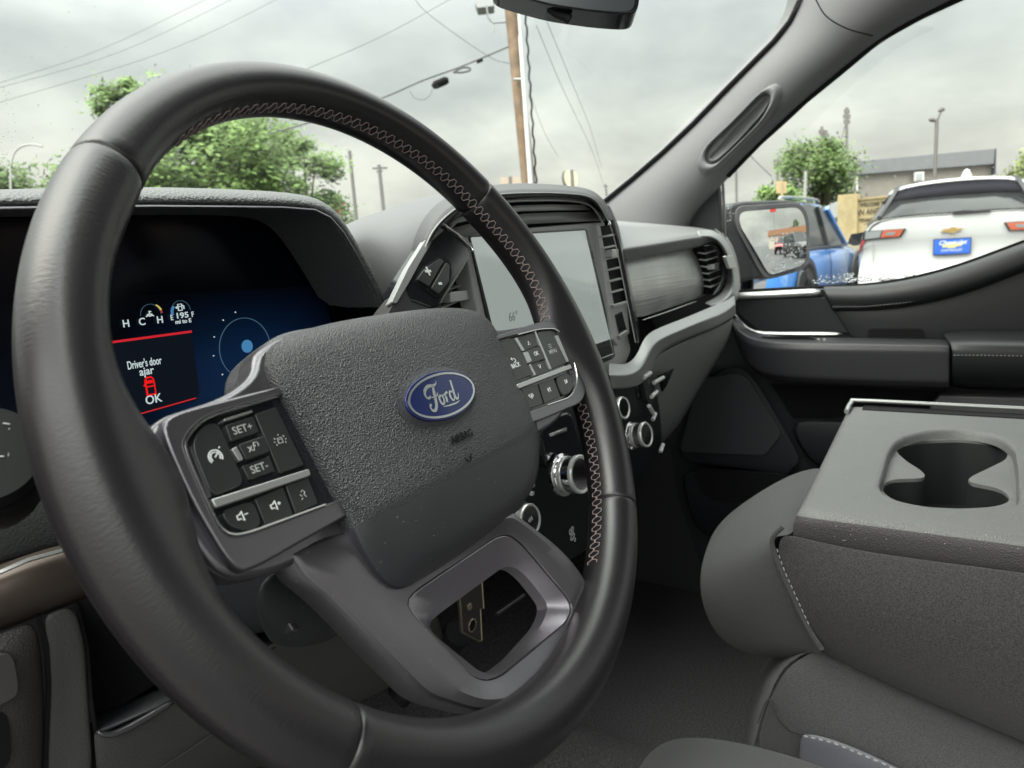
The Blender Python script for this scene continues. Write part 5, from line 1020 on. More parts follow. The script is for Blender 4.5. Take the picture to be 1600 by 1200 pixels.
# driver's seat edge, bottom of the picture
DS = thing('driver_seat', P(1080, 1190, 'x', -.14), "front corner of the driver's ribbed grey cloth seat cushion", 'seat')
surf('seat_cushion', [[(990, 1240, 'x', -.12), (1010, 1185, 'x', -.12), (1040, 1160, 'x', -.12), (1080, 1154, 'x', -.12), (1140, 1160, 'x', -.12), (1220, 1178, 'x', -.12), (1330, 1215, 'x', -.12)],
     [(980, 1260, 'x', -.16), (1005, 1205, 'x', -.16), (1040, 1180, 'x', -.16), (1080, 1172, 'x', -.16), (1140, 1182, 'x', -.16), (1220, 1205, 'x', -.16), (1330, 1245, 'x', -.16)],
     [(960, 1330, 'x', -.24), (985, 1270, 'x', -.24), (1030, 1240, 'x', -.24), (1070, 1230, 'x', -.24), (1130, 1240, 'x', -.24), (1210, 1270, 'x', -.24), (1320, 1310, 'x', -.24)], [(900, 1500, 'x', -.5), (930, 1450, 'x', -.5), (980, 1400, 'x', -.5), (1040, 1390, 'x', -.5), (1110, 1400, 'x', -.5), (1200, 1440, 'x', -.5), (1320, 1500, 'x', -.5)]], CLOTH2, DS, sub=3, sol=.01)
g = Bag()
for k in range(16):
    x = 1018+k*8; g.tube([P(x, 1180-abs(k-6)*.1-10*math.sin(min(1, (k+2)/8)*1.2)+14, 'x', -.165), P(x+8, 1232+k*2, 'x', -.21)], .0008, 4)
g.mk('seat_ribs', CLOTH, DS)

CW = thing('cowl_side_trim', (.78, .4, .8), 'dark side trim closing the passenger footwell ahead of the door', 'side trim')
plate('kick_panel', [(.775, .02, .45), (.775, .76, .45), (.775, .76, 1.30), (.775, .36, 1.34), (.775, .12, 1.18), (.775, .02, .9)], (.02, 0, 0), mat('kick_plastic', (.022, .022, .026), .6), CW, bev=0)
CD = thing('driver_cowl_trim', (-.8, .4, .8), 'dark side trim beside the driver footwell', 'side trim')
plate('kick_panel', [(-.79, .12, .45), (-.79, .76, .45), (-.79, .76, 1.28), (-.79, .2, 1.28)], (-.02, 0, 0), mat('kick_plastic', (.022, .022, .026), .6), CD, bev=0)

RB = thing('rear_cab', (0, -1.9, 1.0), 'dark lower rear wall and rear door panels behind the front seats', 'cab wall')
plate('back_wall', [(-.78, -1.95, .5), (.78, -1.95, .5), (.78, -1.95, 1.22), (-.78, -1.95, 1.22)], (0, -.03, 0), HEAD, RB, bev=0)
plate('rear_door_panel', [(.78, -1.93, .5), (.78, -.98, .5), (.78, -.98, 1.24), (.78, -1.93, 1.24)], (.03, 0, 0), DOORP, RB, bev=.004)
plate('door_post', [(.74, -.92, .5), (.74, -.82, .5), (.72, -.82, 1.69), (.70, -.94, 1.69)], (.04, 0, 0), PILL, RB, bev=.01)
plate('rear_door_panel', [(-.80, -1.93, .5), (-.80, -1.15, .5), (-.80, -1.15, 1.24), (-.80, -1.93, 1.24)], (-.03, 0, 0), DOORP, RB, bev=.004)
DPL = thing('driver_pillar', (-.70, .2, 1.3), 'grey front pillar on the driver side of the windshield', 'pillar')
rows = []
for a, b, c, d in pr_:
    q = [P(*a, 'x', .705)+Vector((.01, .03, 0)), P(*a, 'x', .69), P(*b, 'x', .672), P(*c, 'x', .685), P(*d, 'x', .715), P(*d, 'x', .715)+Vector((.03, .0, 0))]
    rows.append([Vector((-p.x-.045, p.y, p.z)) for p in q])
loft('pillar_trim', rows, PILL, DPL, sub=2, sol=.004, off=0)

# lint and dust on the wheel and the tray
from mathutils.bvhtree import BVHTree
DUST = mat('dust', (.45, .44, .42), .9, spec=.1)
def specks(obj, n, box, r0_, r1_, seed, parent):
    rd = random.Random(seed); M_ = wm(obj); bt_ = BVHTree.FromPolygons([M_ @ v.co for v in obj.data.vertices], [list(p.vertices) for p in obj.data.polygons]); g = Bag()
    for i in range(n):
        d = ray(rd.uniform(box[0], box[2]), rd.uniform(box[1], box[3])).normalized(); h = bt_.ray_cast(CAM, d)
        if h[0] is None: continue
        nn = h[1] if h[1].dot(d) < 0 else -h[1]; a = nn.orthogonal().normalized(); b = nn.cross(a); r = rd.uniform(r0_, r1_); e_ = rd.uniform(.4, 1); t = rd.uniform(0, 3); a, b = a*math.cos(t)+b*math.sin(t), b*math.cos(t)-a*math.sin(t)
        g.prism([h[0]+nn*.0001+a*r*math.cos(k)+b*r*e_*math.sin(k) for k in (0, 1.2, 2.4, 3.6, 4.9)], nn*.0002)
    o = g.mk('dust_specks', DUST, parent, flat=True); o['kind'] = 'stuff'
specks(HUB, 40, (560, 700, 820, 910), .00008, .00022, 1, SW); specks(HUB, 16, (440, 500, 800, 720), .00006, .00014, 2, SW)
specks(LSP, 40, (450, 860, 920, 1100), .00008, .0002, 3, SW)
specks(CT, 120, (1240, 640, 1600, 860), .00012, .0004, 4, CS)

loft('dash_deck', [[Vector((x, y, z-(.05 if x > -.1 else 0)*(1 if y < .5 else .3))) for x in (-.78, -.5, -.2, -.05, .3, .76)] for y, z in ((.282, 1.10), (.284, 1.285), (.30, 1.297), (.40, 1.265), (.545, 1.19))], HOODM, DB, sub=1, sol=.004)
# ================================================================ outside
ASPH = mat('asphalt', (.055, .055, .055), .45, bump=('noise', 90, .5, (1, 1, 1), .01), var=.3, vscale=1.2)
gv = []; 
xs = [-400, -60, -12, 2, 3.5, 5, 6, 12, 60, 600]; ys = [-400, -60, -12, 0, 12, 60, 600]
hz_ = lambda x: .35*max(0, min(1, (x-2)/4))**1.2
for x in xs:
    for y in ys: gv.append((x, y, hz_(x)))
gf = [[i*7+j, (i+1)*7+j, (i+1)*7+j+1, i*7+j+1] for i in range(9) for j in range(6)]
tag(mk('ground', gv, gf, ASPH), kind='structure')
GRASS = mat('grass_green', (.07, .10, .035), .9, var=.4, vscale=3, bump=('noise', 40, .8, (1, 1, 1), .05))
tag(mk('verge', [(16, -8, .36), (28, -8, .36), (28, 9, .36), (16, 9, .36), (16, -8, .40), (28, -8, .40), (28, 9, .40), (16, 9, .40)], [[0, 1, 2, 3], [4, 5, 6, 7], [0, 1, 5, 4], [1, 2, 6, 5], [2, 3, 7, 6], [3, 0, 4, 7]], GRASS), kind='structure')
g = Bag()
for i in range(12):
    g.box((5.2, -22+i*2.9, .30), (2.4, 0, 0), (0, .05, 0), (0, 0, .004))
PW = mat('white_line', (.7, .7, .68), .6)
for i in range(10):
    tag(plate('parking_line', [(6.2, -12+i*2.9, .354), (11, -12+i*2.9, .354), (11, -11.9+i*2.9, .354), (6.2, -11.9+i*2.9, .354)], (0, 0, .003), PW, bev=0), kind='structure')

# ---- trees
def leafmat(n, c): return mat(n, c, .6, var=.45, vscale=1.5, spec=.3)
BARK = mat('bark', (.09, .07, .05), .9, bump=('noise', 20, .6, (1, 1, .2), .02))
def tree(name, label, base, h, w_, leaf, seed, n=3800, ls=.16, trunk=.25, group=None, low=.18, clumps=26):
    t = thing(name, base, label, 'tree', group); R_ = random.Random(seed); b = Vector(base)
    g = Bag(); top = b+Vector((0, 0, h*.55)); g.tube([b, b+Vector((.05*w_, 0, h*.25)), top], [trunk, trunk*.8, trunk*.4], 7)
    cl_ = []
    for i in range(clumps):
        a = R_.uniform(0, 6.283); zz_ = R_.uniform(low, .97); rmax = w_*.5*math.sqrt(max(.05, 1-((zz_-.5)/.56)**2)); r = rmax*math.sqrt(R_.random())*.85
        c = b+Vector((r*math.cos(a), r*math.sin(a), h*zz_)); cl_.append((c, w_*R_.uniform(.10, .19)))
        if i % 2 == 0: g.tube([b+Vector((0, 0, h*.3)), (b+c)/2+Vector((0, 0, h*.2)), c], [trunk*.35, trunk*.2, trunk*.06], 5)
    g.mk('trunk', BARK, t)
    g = Bag()
    for i in range(n):
        c, r = R_.choice(cl_); d = Vector((R_.gauss(0, 1), R_.gauss(0, 1), R_.gauss(0, .75))); p = c+d*r*.55
        if p.z < b.z+h*.12: continue
        u = Vector((R_.gauss(0, 1), R_.gauss(0, 1), R_.gauss(0, .6))).normalized(); v_ = u.orthogonal().normalized(); s = ls*R_.uniform(.6, 1.4)
        g.add([p-u*s, p+v_*s*.45, p+u*s, p-v_*s*.45], [[0, 1, 2, 3]])
    g.mk('crown', leaf, t, flat=True)
    return t
LG = leafmat('leaf_spring', (.14, .225, .06)); LD = leafmat('leaf_dark', (.10, .16, .045)); LL = leafmat('leaf_light', (.22, .27, .09))
def gp(x, y, d): q = P(x, y, 'd', d); return Vector((q.x, q.y, 0.0))
tree('oak_tree', 'leafy green tree seen through the upper half of the steering wheel', gp(325, 300, 27), 7.9, 7.6, LG, 1, n=24000, ls=.13, clumps=46)
tree('oak_tree', 'small round tree right of the tree behind the steering wheel', gp(474, 300, 30), 6.9, 3.9, LG, 2, n=10000, ls=.12, clumps=26)
tree('tall_tree', 'tall thin tree whose top twigs rise above the left of the steering wheel', gp(203, 300, 26), 8.5, 2.4, LG, 3, n=4200, ls=.11, clumps=20, low=.55)
tree('distant_tree', 'hazy distant trees left of the steering wheel above the gauge hood', gp(30, 300, 44), 8.3, 10., LD, 4, n=9000, ls=.22, clumps=34)
tree('bushy_tree', 'dense green tree beneath the radio masts', gp(1284, 300, 44), 6.9, 5.9, LD, 5, n=15000, ls=.14, clumps=44, low=.1)
tree('bushy_tree', 'lower green tree left of the dense tree beneath the masts', gp(1218, 300, 43), 4.4, 3.4, LG, 6, n=4000, ls=.16, clumps=26, low=.1)
tree('yellowish_tree', 'yellow green tree at the right edge beyond the white car', gp(1612, 300, 38), 5.9, 3.2, LL, 7, n=3000, ls=.13, clumps=20)
tree('treetop', 'small treetop peeking over the grey building roof', gp(1366, 300, 60), 7.2, 2.6, LD, 8, n=1500, ls=.18, clumps=12)
tree('flowering_tree', 'small yellowish treetop above the far right end of the dashboard', gp(944, 300, 50), 5.1, 2.6, LL, 9, n=1200, ls=.2, clumps=12)

# ---- utility poles and wires
WOOD = mat('pole_wood', (.20, .135, .085), .8, bump=('noise', 30, .6, (1, 1, .1), .02), var=.3, vscale=3)
WIRE = mat('wire_black', (.10, .10, .10), .6); PVC = mat('conduit_grey', (.62, .64, .62), .5); GALV = mat('galvanised', (.30, .31, .31), .5, .5)
def down(a, b, z=0.0): return b+(b-a)*((z-b.z)/(b.z-a.z))
UP = thing('utility_pole', gp(815, 285, 15), 'tall brown wooden utility pole with conduit rising beside the center screen hood', 'utility pole')
a, b = P(791, -60, 'd', 15), P(826, 290, 'd', 15); tube('pole_shaft', [a, b, down(a, b)], [.135, .15, .17], WOOD, UP, ns=16)
a2, b2 = P(806, -60, 'd', 14.7), P(832, 290, 'd', 14.7); tube('conduit', [P(813, 56, 'd', 14.7), P(829, 290, 'd', 14.7), down(a2, b2)], .045, PVC, UP, ns=10)
tube('conduit', [P(805, -60, 'd', 14.8), P(818, 120, 'd', 14.8), P(831, 290, 'd', 14.8)], .035, PVC, UP, ns=8)
g = Bag(); pts = [P(816+ (i/40)*22, -60+i*350/40, 'd', 14.5)+Vector((0, .02*math.sin(i*1.9), 0)) for i in range(41)]; g.tube(pts, .022, 5); g.tube([pts[-1], down(pts[0], pts[-1])], .022, 5); g.mk('ground_cable', BLACK, UP)
tube('bracket', [P(796, 34, 'd', 15), P(770, 36, 'd', 15), P(763, 28, 'd', 15), P(760, 8, 'd', 15)], .02, GALV, UP)
tube('bracket', [P(770, 36, 'd', 15), P(771, 50, 'd', 15)], .015, GALV, UP)
plate('transformer_box', [P(742, -40, 'd', 15), P(742, 4, 'd', 15), P(746, 13, 'd', 15), P(772, 10, 'd', 15), P(772, -40, 'd', 15)], fw*.3, GALV, UP, bev=.02)
tube('band', [P(803, 124, 'd', 14.8), P(820, 124, 'd', 14.7)], .03, GALV, UP)
def wire(label, pts, d, r, group='overhead wires', extra=None):
    pp = [P(x, y, 'd', dd) for (x, y), dd in zip(pts, d if isinstance(d, list) else [d]*len(pts))]
    o = tube('overhead_wire', smooth_path(pp, 6), r, WIRE, ns=5); return tag(o, label, 'wire', group)
WIRE2 = mat('wire_far', (.22, .22, .22), .7)
wire('topmost thin wire crossing the sky at the upper left', [(-40, 142), (160, 76), (340, -10)], [22, 26, 30], .007)
wire('second thin wire just below the topmost at the upper left', [(-40, 148), (190, 80), (385, -12)], [22, 26, 30], .007)
wire('third thin wire, lowest of the three at the upper left', [(-40, 172), (270, 76), (470, -20)], [22, 26, 30], .007)
wire('wire rising from behind the steering wheel top to the upper center', [(470, 112), (600, 55), (730, -16)], [20, 22, 24], .008)
wire('wire sloping down right towards the wooden pole', [(640, -20), (665, 18), (760, 86), (798, 100)], [15, 15, 15, 15], .007)
cw = thing('messenger_cable', P(700, 110, 'd', 15), 'black cable with splice case and loop running left from the wooden pole', 'cable')
tube('cable', smooth_path([P(x, y, 'd', 15) for x, y in ((420, 210), (520, 180), (600, 152), (660, 126), (710, 108), (745, 94), (797, 72))], 6), .018, WIRE, cw)
tube('splice_case', [P(676, 136, 'd', 15), P(680, 133, 'd', 15), P(696, 126, 'd', 15), P(701, 125, 'd', 15)], [.05, .085, .085, .05], BLACK, cw, ns=12)
tube('cable_loop', smooth_path([P(x, y, 'd', 15) for x, y in ((708, 113), (722, 106), (733, 106), (734, 110), (722, 113), (708, 113))], 5), .022, WIRE, cw)
tube('cable_clamp', [P(745, 97, 'd', 15), P(754, 93, 'd', 15)], .04, BLACK, cw)
tube('drip_loop', smooth_path([P(x, y, 'd', 15) for x, y in ((640, 142), (648, 153), (662, 156), (672, 148), (676, 138))], 5), .006, WIRE, cw)
wire('left of two faint wires falling right of the wooden pole', [(838, 40), (880, 140), (925, 235), (944, 290)], [18, 24, 34, 44], .008)
wire('right of two faint wires falling right of the wooden pole', [(853, 30), (890, 120), (922, 200), (940, 262)], [18, 24, 34, 44], .008)
wire('faint slack wire with a small clip right of the pole', [(826, 140), (850, 205), (872, 245)], [20, 22, 24], .006)
def simplepole(name, label, top, bot, d, r, cross=None, m=GALV, cat='pole', group=None):
    a, b = P(*top, 'd', d), P(*bot, 'd', d); t = thing(name, down(a, b), label, cat, group)
    tube('shaft', [a, b, down(a, b)], r, m, t, ns=8)
    for (l, rr) in (cross or []): tube('cross_arm', [P(x, y, 'd', d) for x, y in l], rr, m, t, ns=6)
    return t
GW = mat('far_pole', (.15, .145, .135), .8)
simplepole('distant_pole', 'plain thin pole left of the cross arm pole behind the wheel', (546, 236), (556, 333), 40, .10, m=GW)
simplepole('distant_pole', 'distant utility pole with a short cross arm above the dash', (592, 258), (599, 325), 45, .12, [([(582, 263), (605, 262)], .06), ([(588, 268), (598, 267)], .04)], m=GW, cat='utility pole')
simplepole('distant_pole', 'tiny distant pole above the right end of the screen hood', (946, 288), (949, 318), 60, .09, [([(943, 291), (950, 291)], .05)], m=GW, cat='utility pole')
simplepole('distant_pole', 'thin bare pole at the left edge of the side window', (1150, 255), (1151, 330), 50, .09, m=GW)
simplepole('distant_pole', 'pale thin pole standing just left of the dense tree', (1259, 268), (1257, 330), 30, .07, m=mat('pale_pole', (.30, .31, .28), .7))
LA = simplepole('street_lamp', 'twin-head street lamp rising behind the white car', (1464, 186), (1460, 290), 35, .085, m=mat('lamp_pole', (.12, .11, .10), .6), cat='street lamp')
LM = mat('lamp_pole', (.12, .11, .10), .6)
tube('lamp_arm', [P(1464, 190, 'd', 35), P(1467, 182, 'd', 35), P(1471, 172, 'd', 35)], .05, LM, LA); tube('lamp_arm', [P(1464, 190, 'd', 35), P(1456, 188, 'd', 35)], .05, LM, LA)
tube('lamp_head', [P(1468, 174, 'd', 35), P(1471, 171, 'd', 35), P(1475, 171, 'd', 35)], [.08, .13, .08], LM, LA); tube('lamp_head', [P(1452, 187, 'd', 35), P(1456, 187, 'd', 35), P(1460, 189, 'd', 35)], [.07, .12, .08], LM, LA)
FARL = mat('faint_lamp', (.42, .42, .40), .8)
tube('curved_arm', smooth_path([P(x, y, 'd', 30) for x, y in ((66, 229), (50, 226), (34, 229), (22, 240), (16, 262))], 5), .04, FARL, simplepole('distant_lamp', 'distant street lamp with a curved arm above the far left trees', (16, 262), (17, 300), 30, .045, m=FARL, cat='street lamp'))
def mast(label, x, ytop, ybot, d, arms, struts=()):
    t = thing('radio_mast', gp(x, 300, d), label, 'mast', 'radio masts behind the trees')
    a, b = P(x, ytop, 'd', d), P(x, ybot, 'd', d); tube('mast_shaft', [a, b, down(a, b)], .12, GW, t, ns=6)
    R_ = random.Random(int(x))
    for y, w2 in arms:
        g = Bag(); g.tube([P(x-w2, y, 'd', d), P(x+w2, y-1, 'd', d)], .05, 4)
        for s in (-1, -.5, .5, 1): g.tube([P(x+s*w2, y-3, 'd', d), P(x+s*w2, y+3, 'd', d)], .07, 4)
        g.mk('antenna_array', GW, t)
    for l in struts: tube('strut', [P(u, v, 'd', d) for u, v in l], .06, GW, t, ns=4)
mast('tallest mast with antennas behind the dense tree', 1323, 168, 250, 60, [(174, 3.5), (182, 5), (190, 4)], [[(1322, 190), (1310, 235), (1304, 248)], [(1323, 186), (1322, 250)]])
mast('leftmost of the short clustered masts', 1284, 198, 250, 60, [(206, 4), (220, 4)], [[(1284, 225), (1290, 248)]])
mast('middle mast of the short cluster', 1291, 204, 250, 60, [(212, 4), (222, 3)], [[(1291, 225), (1284, 248)]])
mast('right mast of the short cluster', 1300, 214, 250, 60, [(219, 3)], [[(1300, 222), (1312, 246)], [(1308, 228), (1316, 246)]])
mast('far mast left of the trees', 1215, 248, 300, 70, [(256, 5), (262, 4)], [])
wire('thin stay wire descending to the left of the trees', [(1166, 236), (1185, 256), (1206, 276)], [50, 50, 50], .03)

# ---- signs
TAN = mat('limestone', (.42, .335, .19), .85, var=.12, vscale=3, bump=('noise', 14, .4, (1, 1, 1), .02)); TAN2 = mat('limestone_dark', (.34, .26, .14), .85, var=.12, vscale=3)
XS = 26
SGN = thing('welcome_sign', (XS, 1.5, .4), 'tan limestone monument sign reading WELCOME TO SAN ANGELO', 'sign')
ty = P(1309, 305, 'x', XS).y
plate('pier', [(XS, ty, .3), (XS, ty-.62, .3), (XS, ty-.62, 2.58), (XS, ty, 2.58)], (.9, 0, 0), TAN, SGN, bev=.02)
plate('panel', [(XS+.12, ty-.60, .9), (XS+.12, ty-3.9, .9), (XS+.12, ty-3.9, 2.50), (XS+.12, ty-.60, 2.42)], (.5, 0, 0), TAN, SGN, bev=.01)
plate('pier', [(XS, ty-3.9, .3), (XS, ty-4.5, .3), (XS, ty-4.5, 2.6), (XS, ty-3.9, 2.6)], (.9, 0, 0), TAN, SGN, bev=.02)
plate('cap', [(XS+.05, ty-.62, 2.36), (XS+.05, ty-3.9, 2.40), (XS+.05, ty-3.9, 2.46), (XS+.05, ty-.62, 2.42)], (.1, 0, 0), TAN2, SGN, bev=0)
plate('base', [(XS-.3, ty+.2, .3), (XS-.3, ty-4.8, .3), (XS-.3, ty-4.8, 1.0), (XS-.3, ty-1.5, 1.0), (XS-.3, ty-.8, 1.25), (XS-.3, ty-.3, 1.0)], (.6, 0, 0), mat('rock_edge', (.36, .33, .25), .9, var=.2, vscale=4), SGN, bev=.03)
INK = mat('carved_letters', (.07, .055, .035), .8); sx0 = P(1385, 330, 'x', XS).y
def sgt(s, xa, xb, y, sz, m=INK): c = P((xa+xb)/2, y, 'x', XS+.10); text('lettering', s, c, (0, -1, 0), (0, 0, 1), sz, m, SGN, ext=.01, bold=.004, width=abs(P(xa, y, 'x', XS).y-P(xb, y, 'x', XS).y))
sgt('WELCOME TO', 1344, 1385, 319, .17); sgt('SAN ANGELO', 1332, 1392, 330.5, .27); sgt('TOURISM PARK', 1341, 1384, 343, .13)
simplepole('small_tan_sign', 'small tan sign board on a post above the blue car roof', (1221, 283), (1222, 310), 26, .05, m=TAN, cat='sign')
o = [q for q in COL.objects if q.name.startswith('small_tan_sign')][0]
plate('board', [P(1214, 283, 'd', 26), P(1214, 302, 'd', 26), P(1229, 302, 'd', 26), P(1229, 283, 'd', 26)], fw*.1, mat('tan_board', (.48, .34, .20), .7), o, bev=.01)
o = simplepole('billboard', 'small tan billboard left of the wooden pole base', (797, 276), (797, 300), 45, .1, m=GW, cat='billboard'); plate('board', [P(782, 277, 'd', 45), P(782, 290, 'd', 45), P(812, 290, 'd', 45), P(812, 277, 'd', 45)], fw*.2, mat('board_tan', (.45, .36, .28), .8), o, bev=0)
o = simplepole('pylon_sign', 'rounded pale yellow sign standing over the screen hood', (893, 266), (895, 300), 40, .12, m=GW, cat='sign')
cp = rc([P(884, 292, 'd', 40), P(880, 266, 'd', 40), P(901, 266, 'd', 40), P(903, 292, 'd', 40)], .42, 6)
plate('sign_face', cp, -fw*.05, mat('pale_yellow', (.62, .56, .38), .6), o, bev=0); plate('sign_case', [p-Vector(rt)*.12 for p in cp], fw*.3, mat('case_brown', (.14, .13, .11), .7), o, bev=0)
o = simplepole('red_sign', 'red roadside sign at the right shoulder of the gauge hood', (530, 310), (533, 330), 38, .08, m=GW, cat='sign')
plate('sign_face', rc([P(524, 336, 'd', 38), P(523, 312, 'd', 38), P(537, 312, 'd', 38), P(541, 336, 'd', 38)], .3, 5), fw*.1, mat('sign_red', (.45, .035, .03), .6), o, bev=0)

# ---- grey building and far canopy
WALL = mat('siding_beige', (.36, .325, .28), .7, var=.06, vscale=2, bump=('noise', 2, .3, (1, 1, 30), .05)); ROOFM = mat('roof_grey', (.16, .165, .175), .6, var=.05, vscale=2)
BL = thing('metal_building', (52, 0, .3), 'long grey building with dark parapet roof behind the welcome sign', 'building')
a, b = P(1336, 252, 'd', 46), P(1555, 232, 'd', 46); c, d = P(1336, 273, 'd', 46), P(1553, 256, 'd', 46); e1, e2 = P(1339, 273, 'd', 46.4), P(1552, 250, 'd', 46.4)
back = Vector((10, 2.2, 0))
plate('parapet', [a, b, d, c], back, ROOFM, BL, bev=.02)
plate('parapet_end', [b+(b-a).normalized()*.02, P(1557, 232, 'd', 46), P(1556, 272, 'd', 46), P(1553, 272, 'd', 46)], back*.2, mat('end_dark', (.03, .035, .06), .6), BL, bev=0)
plate('wall', [e1-Vector((0, 0, .02)), e2-Vector((0, 0, .02)), Vector((e2.x, e2.y, .2)), Vector((e1.x, e1.y, .2))], back*.9, WALL, BL, bev=.01)
wf = plate('window', [P(1429, 269, 'd', 46.1), P(1444, 268, 'd', 46.1), P(1444, 282, 'd', 46.1), P(1429, 283, 'd', 46.1)], fw*.1, mat('frame_white', (.7, .7, .68), .6), BL, bev=0)
plate('pane', [P(1431.5, 271.5, 'd', 46.05), P(1441.5, 270.5, 'd', 46.05), P(1441.5, 280, 'd', 46.05), P(1431.5, 281, 'd', 46.05)], fw*.03, mat('pane_grey', (.35, .38, .38), .2), wf, bev=0)
tube('downpipe', [P(1339, 273, 'd', 46.2), P(1339, 310, 'd', 46.2)], .06, mat('frame_white', (.7, .7, .68), .6), BL)
CN = thing('canopy', P(1290, 350, 'd', 38), 'low grey canopy roof beside the welcome sign', 'canopy')
plate('canopy_roof', [P(1262, 336, 'd', 38), P(1309, 314, 'd', 38), P(1312, 340, 'd', 38), P(1262, 344, 'd', 38)], fw*4, mat('canopy_grey', (.34, .345, .34), .7), CN, bev=.02)
q = [P(1270, 343, 'd', 38.3), P(1312, 340, 'd', 38.3)]
plate('canopy_wall', [q[0], q[1], Vector((q[1].x, q[1].y, .3)), Vector((q[0].x, q[0].y, .3))], fw*3, mat('canopy_dark', (.03, .03, .035), .8), CN, bev=0)

# ---- white car: its tail faces us, square to the x axis
WHITE = mat('white_paint', (.50, .515, .51), .18, coat=.6); CGL = mat('car_glass', (.022, .025, .026), .12, spec=.3); TRIMB = mat('car_black', (.014, .015, .018), .35); TYRE = mat('tyre', (.02, .02, .02), .8); RIMM = mat('alloy', (.45, .46, .47), .3, .8)
XR = 8.38; YC = P(1488, 385, 'x', XR).y
WC = thing('white_suv', (XR, YC, .35), 'white SUV parked with its tail towards the truck, blue dealer plate on the tailgate', 'car')
def S(x, y, xp=XR, mir=False):
    q = P(x, y, 'x', xp); return Vector((q.x, 2*YC-q.y, q.z)) if mir else q
def half(l): return [S(x, y, xp) for x, y, xp in l]
def full(l):      # outline running from the left flank to the centre line, mirrored
    h = half(l); hh = []
    for p in h: hh.append(p)
    top = Vector((h[-1].x, YC, h[-1].z+.01)); hh.append(top)
    return hh+[Vector((p.x, 2*YC-p.y, p.z)) for p in reversed(h)]
zb = .35
def zrow(xp, prof): return [Vector((xp, YC+y, z)) for y, z in prof]+[Vector((xp, YC-y, z)) for y, z in reversed(prof[:-1])]
kk = (XR+.66)/7.86
hw = S(1339, 420).y-YC
body_rows = [zrow(XR+.02, [(hw*.86, .75), (hw*.93, .85), (hw*.95, 1.05), (hw*.93, 1.2), (hw*.88, 1.33), (hw*.80, 1.40), (hw*.4, 1.415), (0, 1.42)]),
             zrow(XR+.05, [(hw*.93, .62), (hw*.985, .85), (hw*1.0, 1.05), (hw*.97, 1.23), (hw*.90, 1.37), (hw*.80, 1.42), (hw*.4, 1.435), (0, 1.44)]),
             zrow(XR+.45, [(hw*1.0, .55), (hw*1.03, .85), (hw*1.03, 1.05), (hw*1.0, 1.25), (hw*.93, 1.38), (hw*.84, 1.43), (hw*.4, 1.44), (0, 1.45)]),
             zrow(XR+3.1, [(hw*1.0, .55), (hw*1.04, .85), (hw*1.04, 1.05), (hw*1.0, 1.22), (hw*.95, 1.34), (hw*.84, 1.38), (hw*.4, 1.39), (0, 1.40)]),
             zrow(XR+4.3, [(hw*.98, .55), (hw*1.0, .85), (hw*1.0, 1.05), (hw*.96, 1.12), (hw*.9, 1.18), (hw*.8, 1.22), (hw*.4, 1.25), (0, 1.26)]),
             zrow(XR+4.75, [(hw*.8, .6), (hw*.85, .8), (hw*.85, .95), (hw*.82, 1.0), (hw*.78, 1.04), (hw*.7, 1.06), (hw*.35, 1.07), (0, 1.07)])]
loft('body', body_rows, WHITE, WC, sub=2, cap=False)
# tailgate skin, traced in the tail plane
tg = [S(1345, 388), S(1353, 366), S(1374, 343), S(1488, 336)]
loft('tailgate', [zrow(XR+.005, [(tg[1].y-YC, tg[1].z), (tg[2].y-YC+.01, tg[2].z-.01), (.4, S(1440, 339).z), (0, tg[3].z)]), zrow(XR-.012, [(tg[0].y-YC-.01, S(1345, 395).z), (hw*.8, S(1400, 378).z), (.4, S(1440, 374).z), (0, S(1488, 371).z)]), zrow(XR+.022, [(hw*.93, S(1350, 384).z), (hw*.8, S(1400, 381).z), (.4, S(1440, 377).z), (0, S(1488, 374).z)]), zrow(XR+.01, [(hw*.96, .95), (hw*.8, .95), (.4, .95), (0, .95)]), zrow(XR-.02, [(hw*.97, .84), (hw*.8, .84), (.4, .84), (0, .84)]), zrow(XR-.06, [(hw*.98, .80), (hw*.8, .80), (.4, .80), (0, .80)]), zrow(XR-.08, [(hw*.98, .62), (hw*.8, .60), (.4, .60), (0, .60)])], WHITE, WC, sub=1, ang=25)
# greenhouse
zg = S(1373, 342, XR).z
gr_ = [zrow(XR+.02, [(hw*.845, zg), (hw*.8, zg+.01), (hw*.4, zg+.02), (0, zg+.02)]), zrow(XR+.52, [(hw*.70, 1.70), (hw*.62, 1.76), (hw*.4, 1.80), (0, 1.815)]), zrow(XR+1.4, [(hw*.76, 1.72), (hw*.68, 1.79), (hw*.4, 1.835), (0, 1.85)]), zrow(XR+2.6, [(hw*.76, 1.70), (hw*.68, 1.77), (hw*.4, 1.82), (0, 1.83)]), zrow(XR+3.5, [(hw*.86, 1.36), (hw*.8, 1.38), (hw*.4, 1.39), (0, 1.39)])]
loft('cabin_glass', gr_, CGL, WC, ang=60)
loft('cabin_side', [[Vector((r[0].x, r[0].y+.004, r[0].z)) for r in gr_], [Vector((r[0].x, YC+hw*.95, 1.36)) for r in gr_]], CGL, WC, sub=0); loft('cabin_side', [[Vector((r[-1].x, r[-1].y-.004, r[-1].z)) for r in gr_], [Vector((r[-1].x, YC-hw*.95, 1.36)) for r in gr_]], CGL, WC, sub=0)
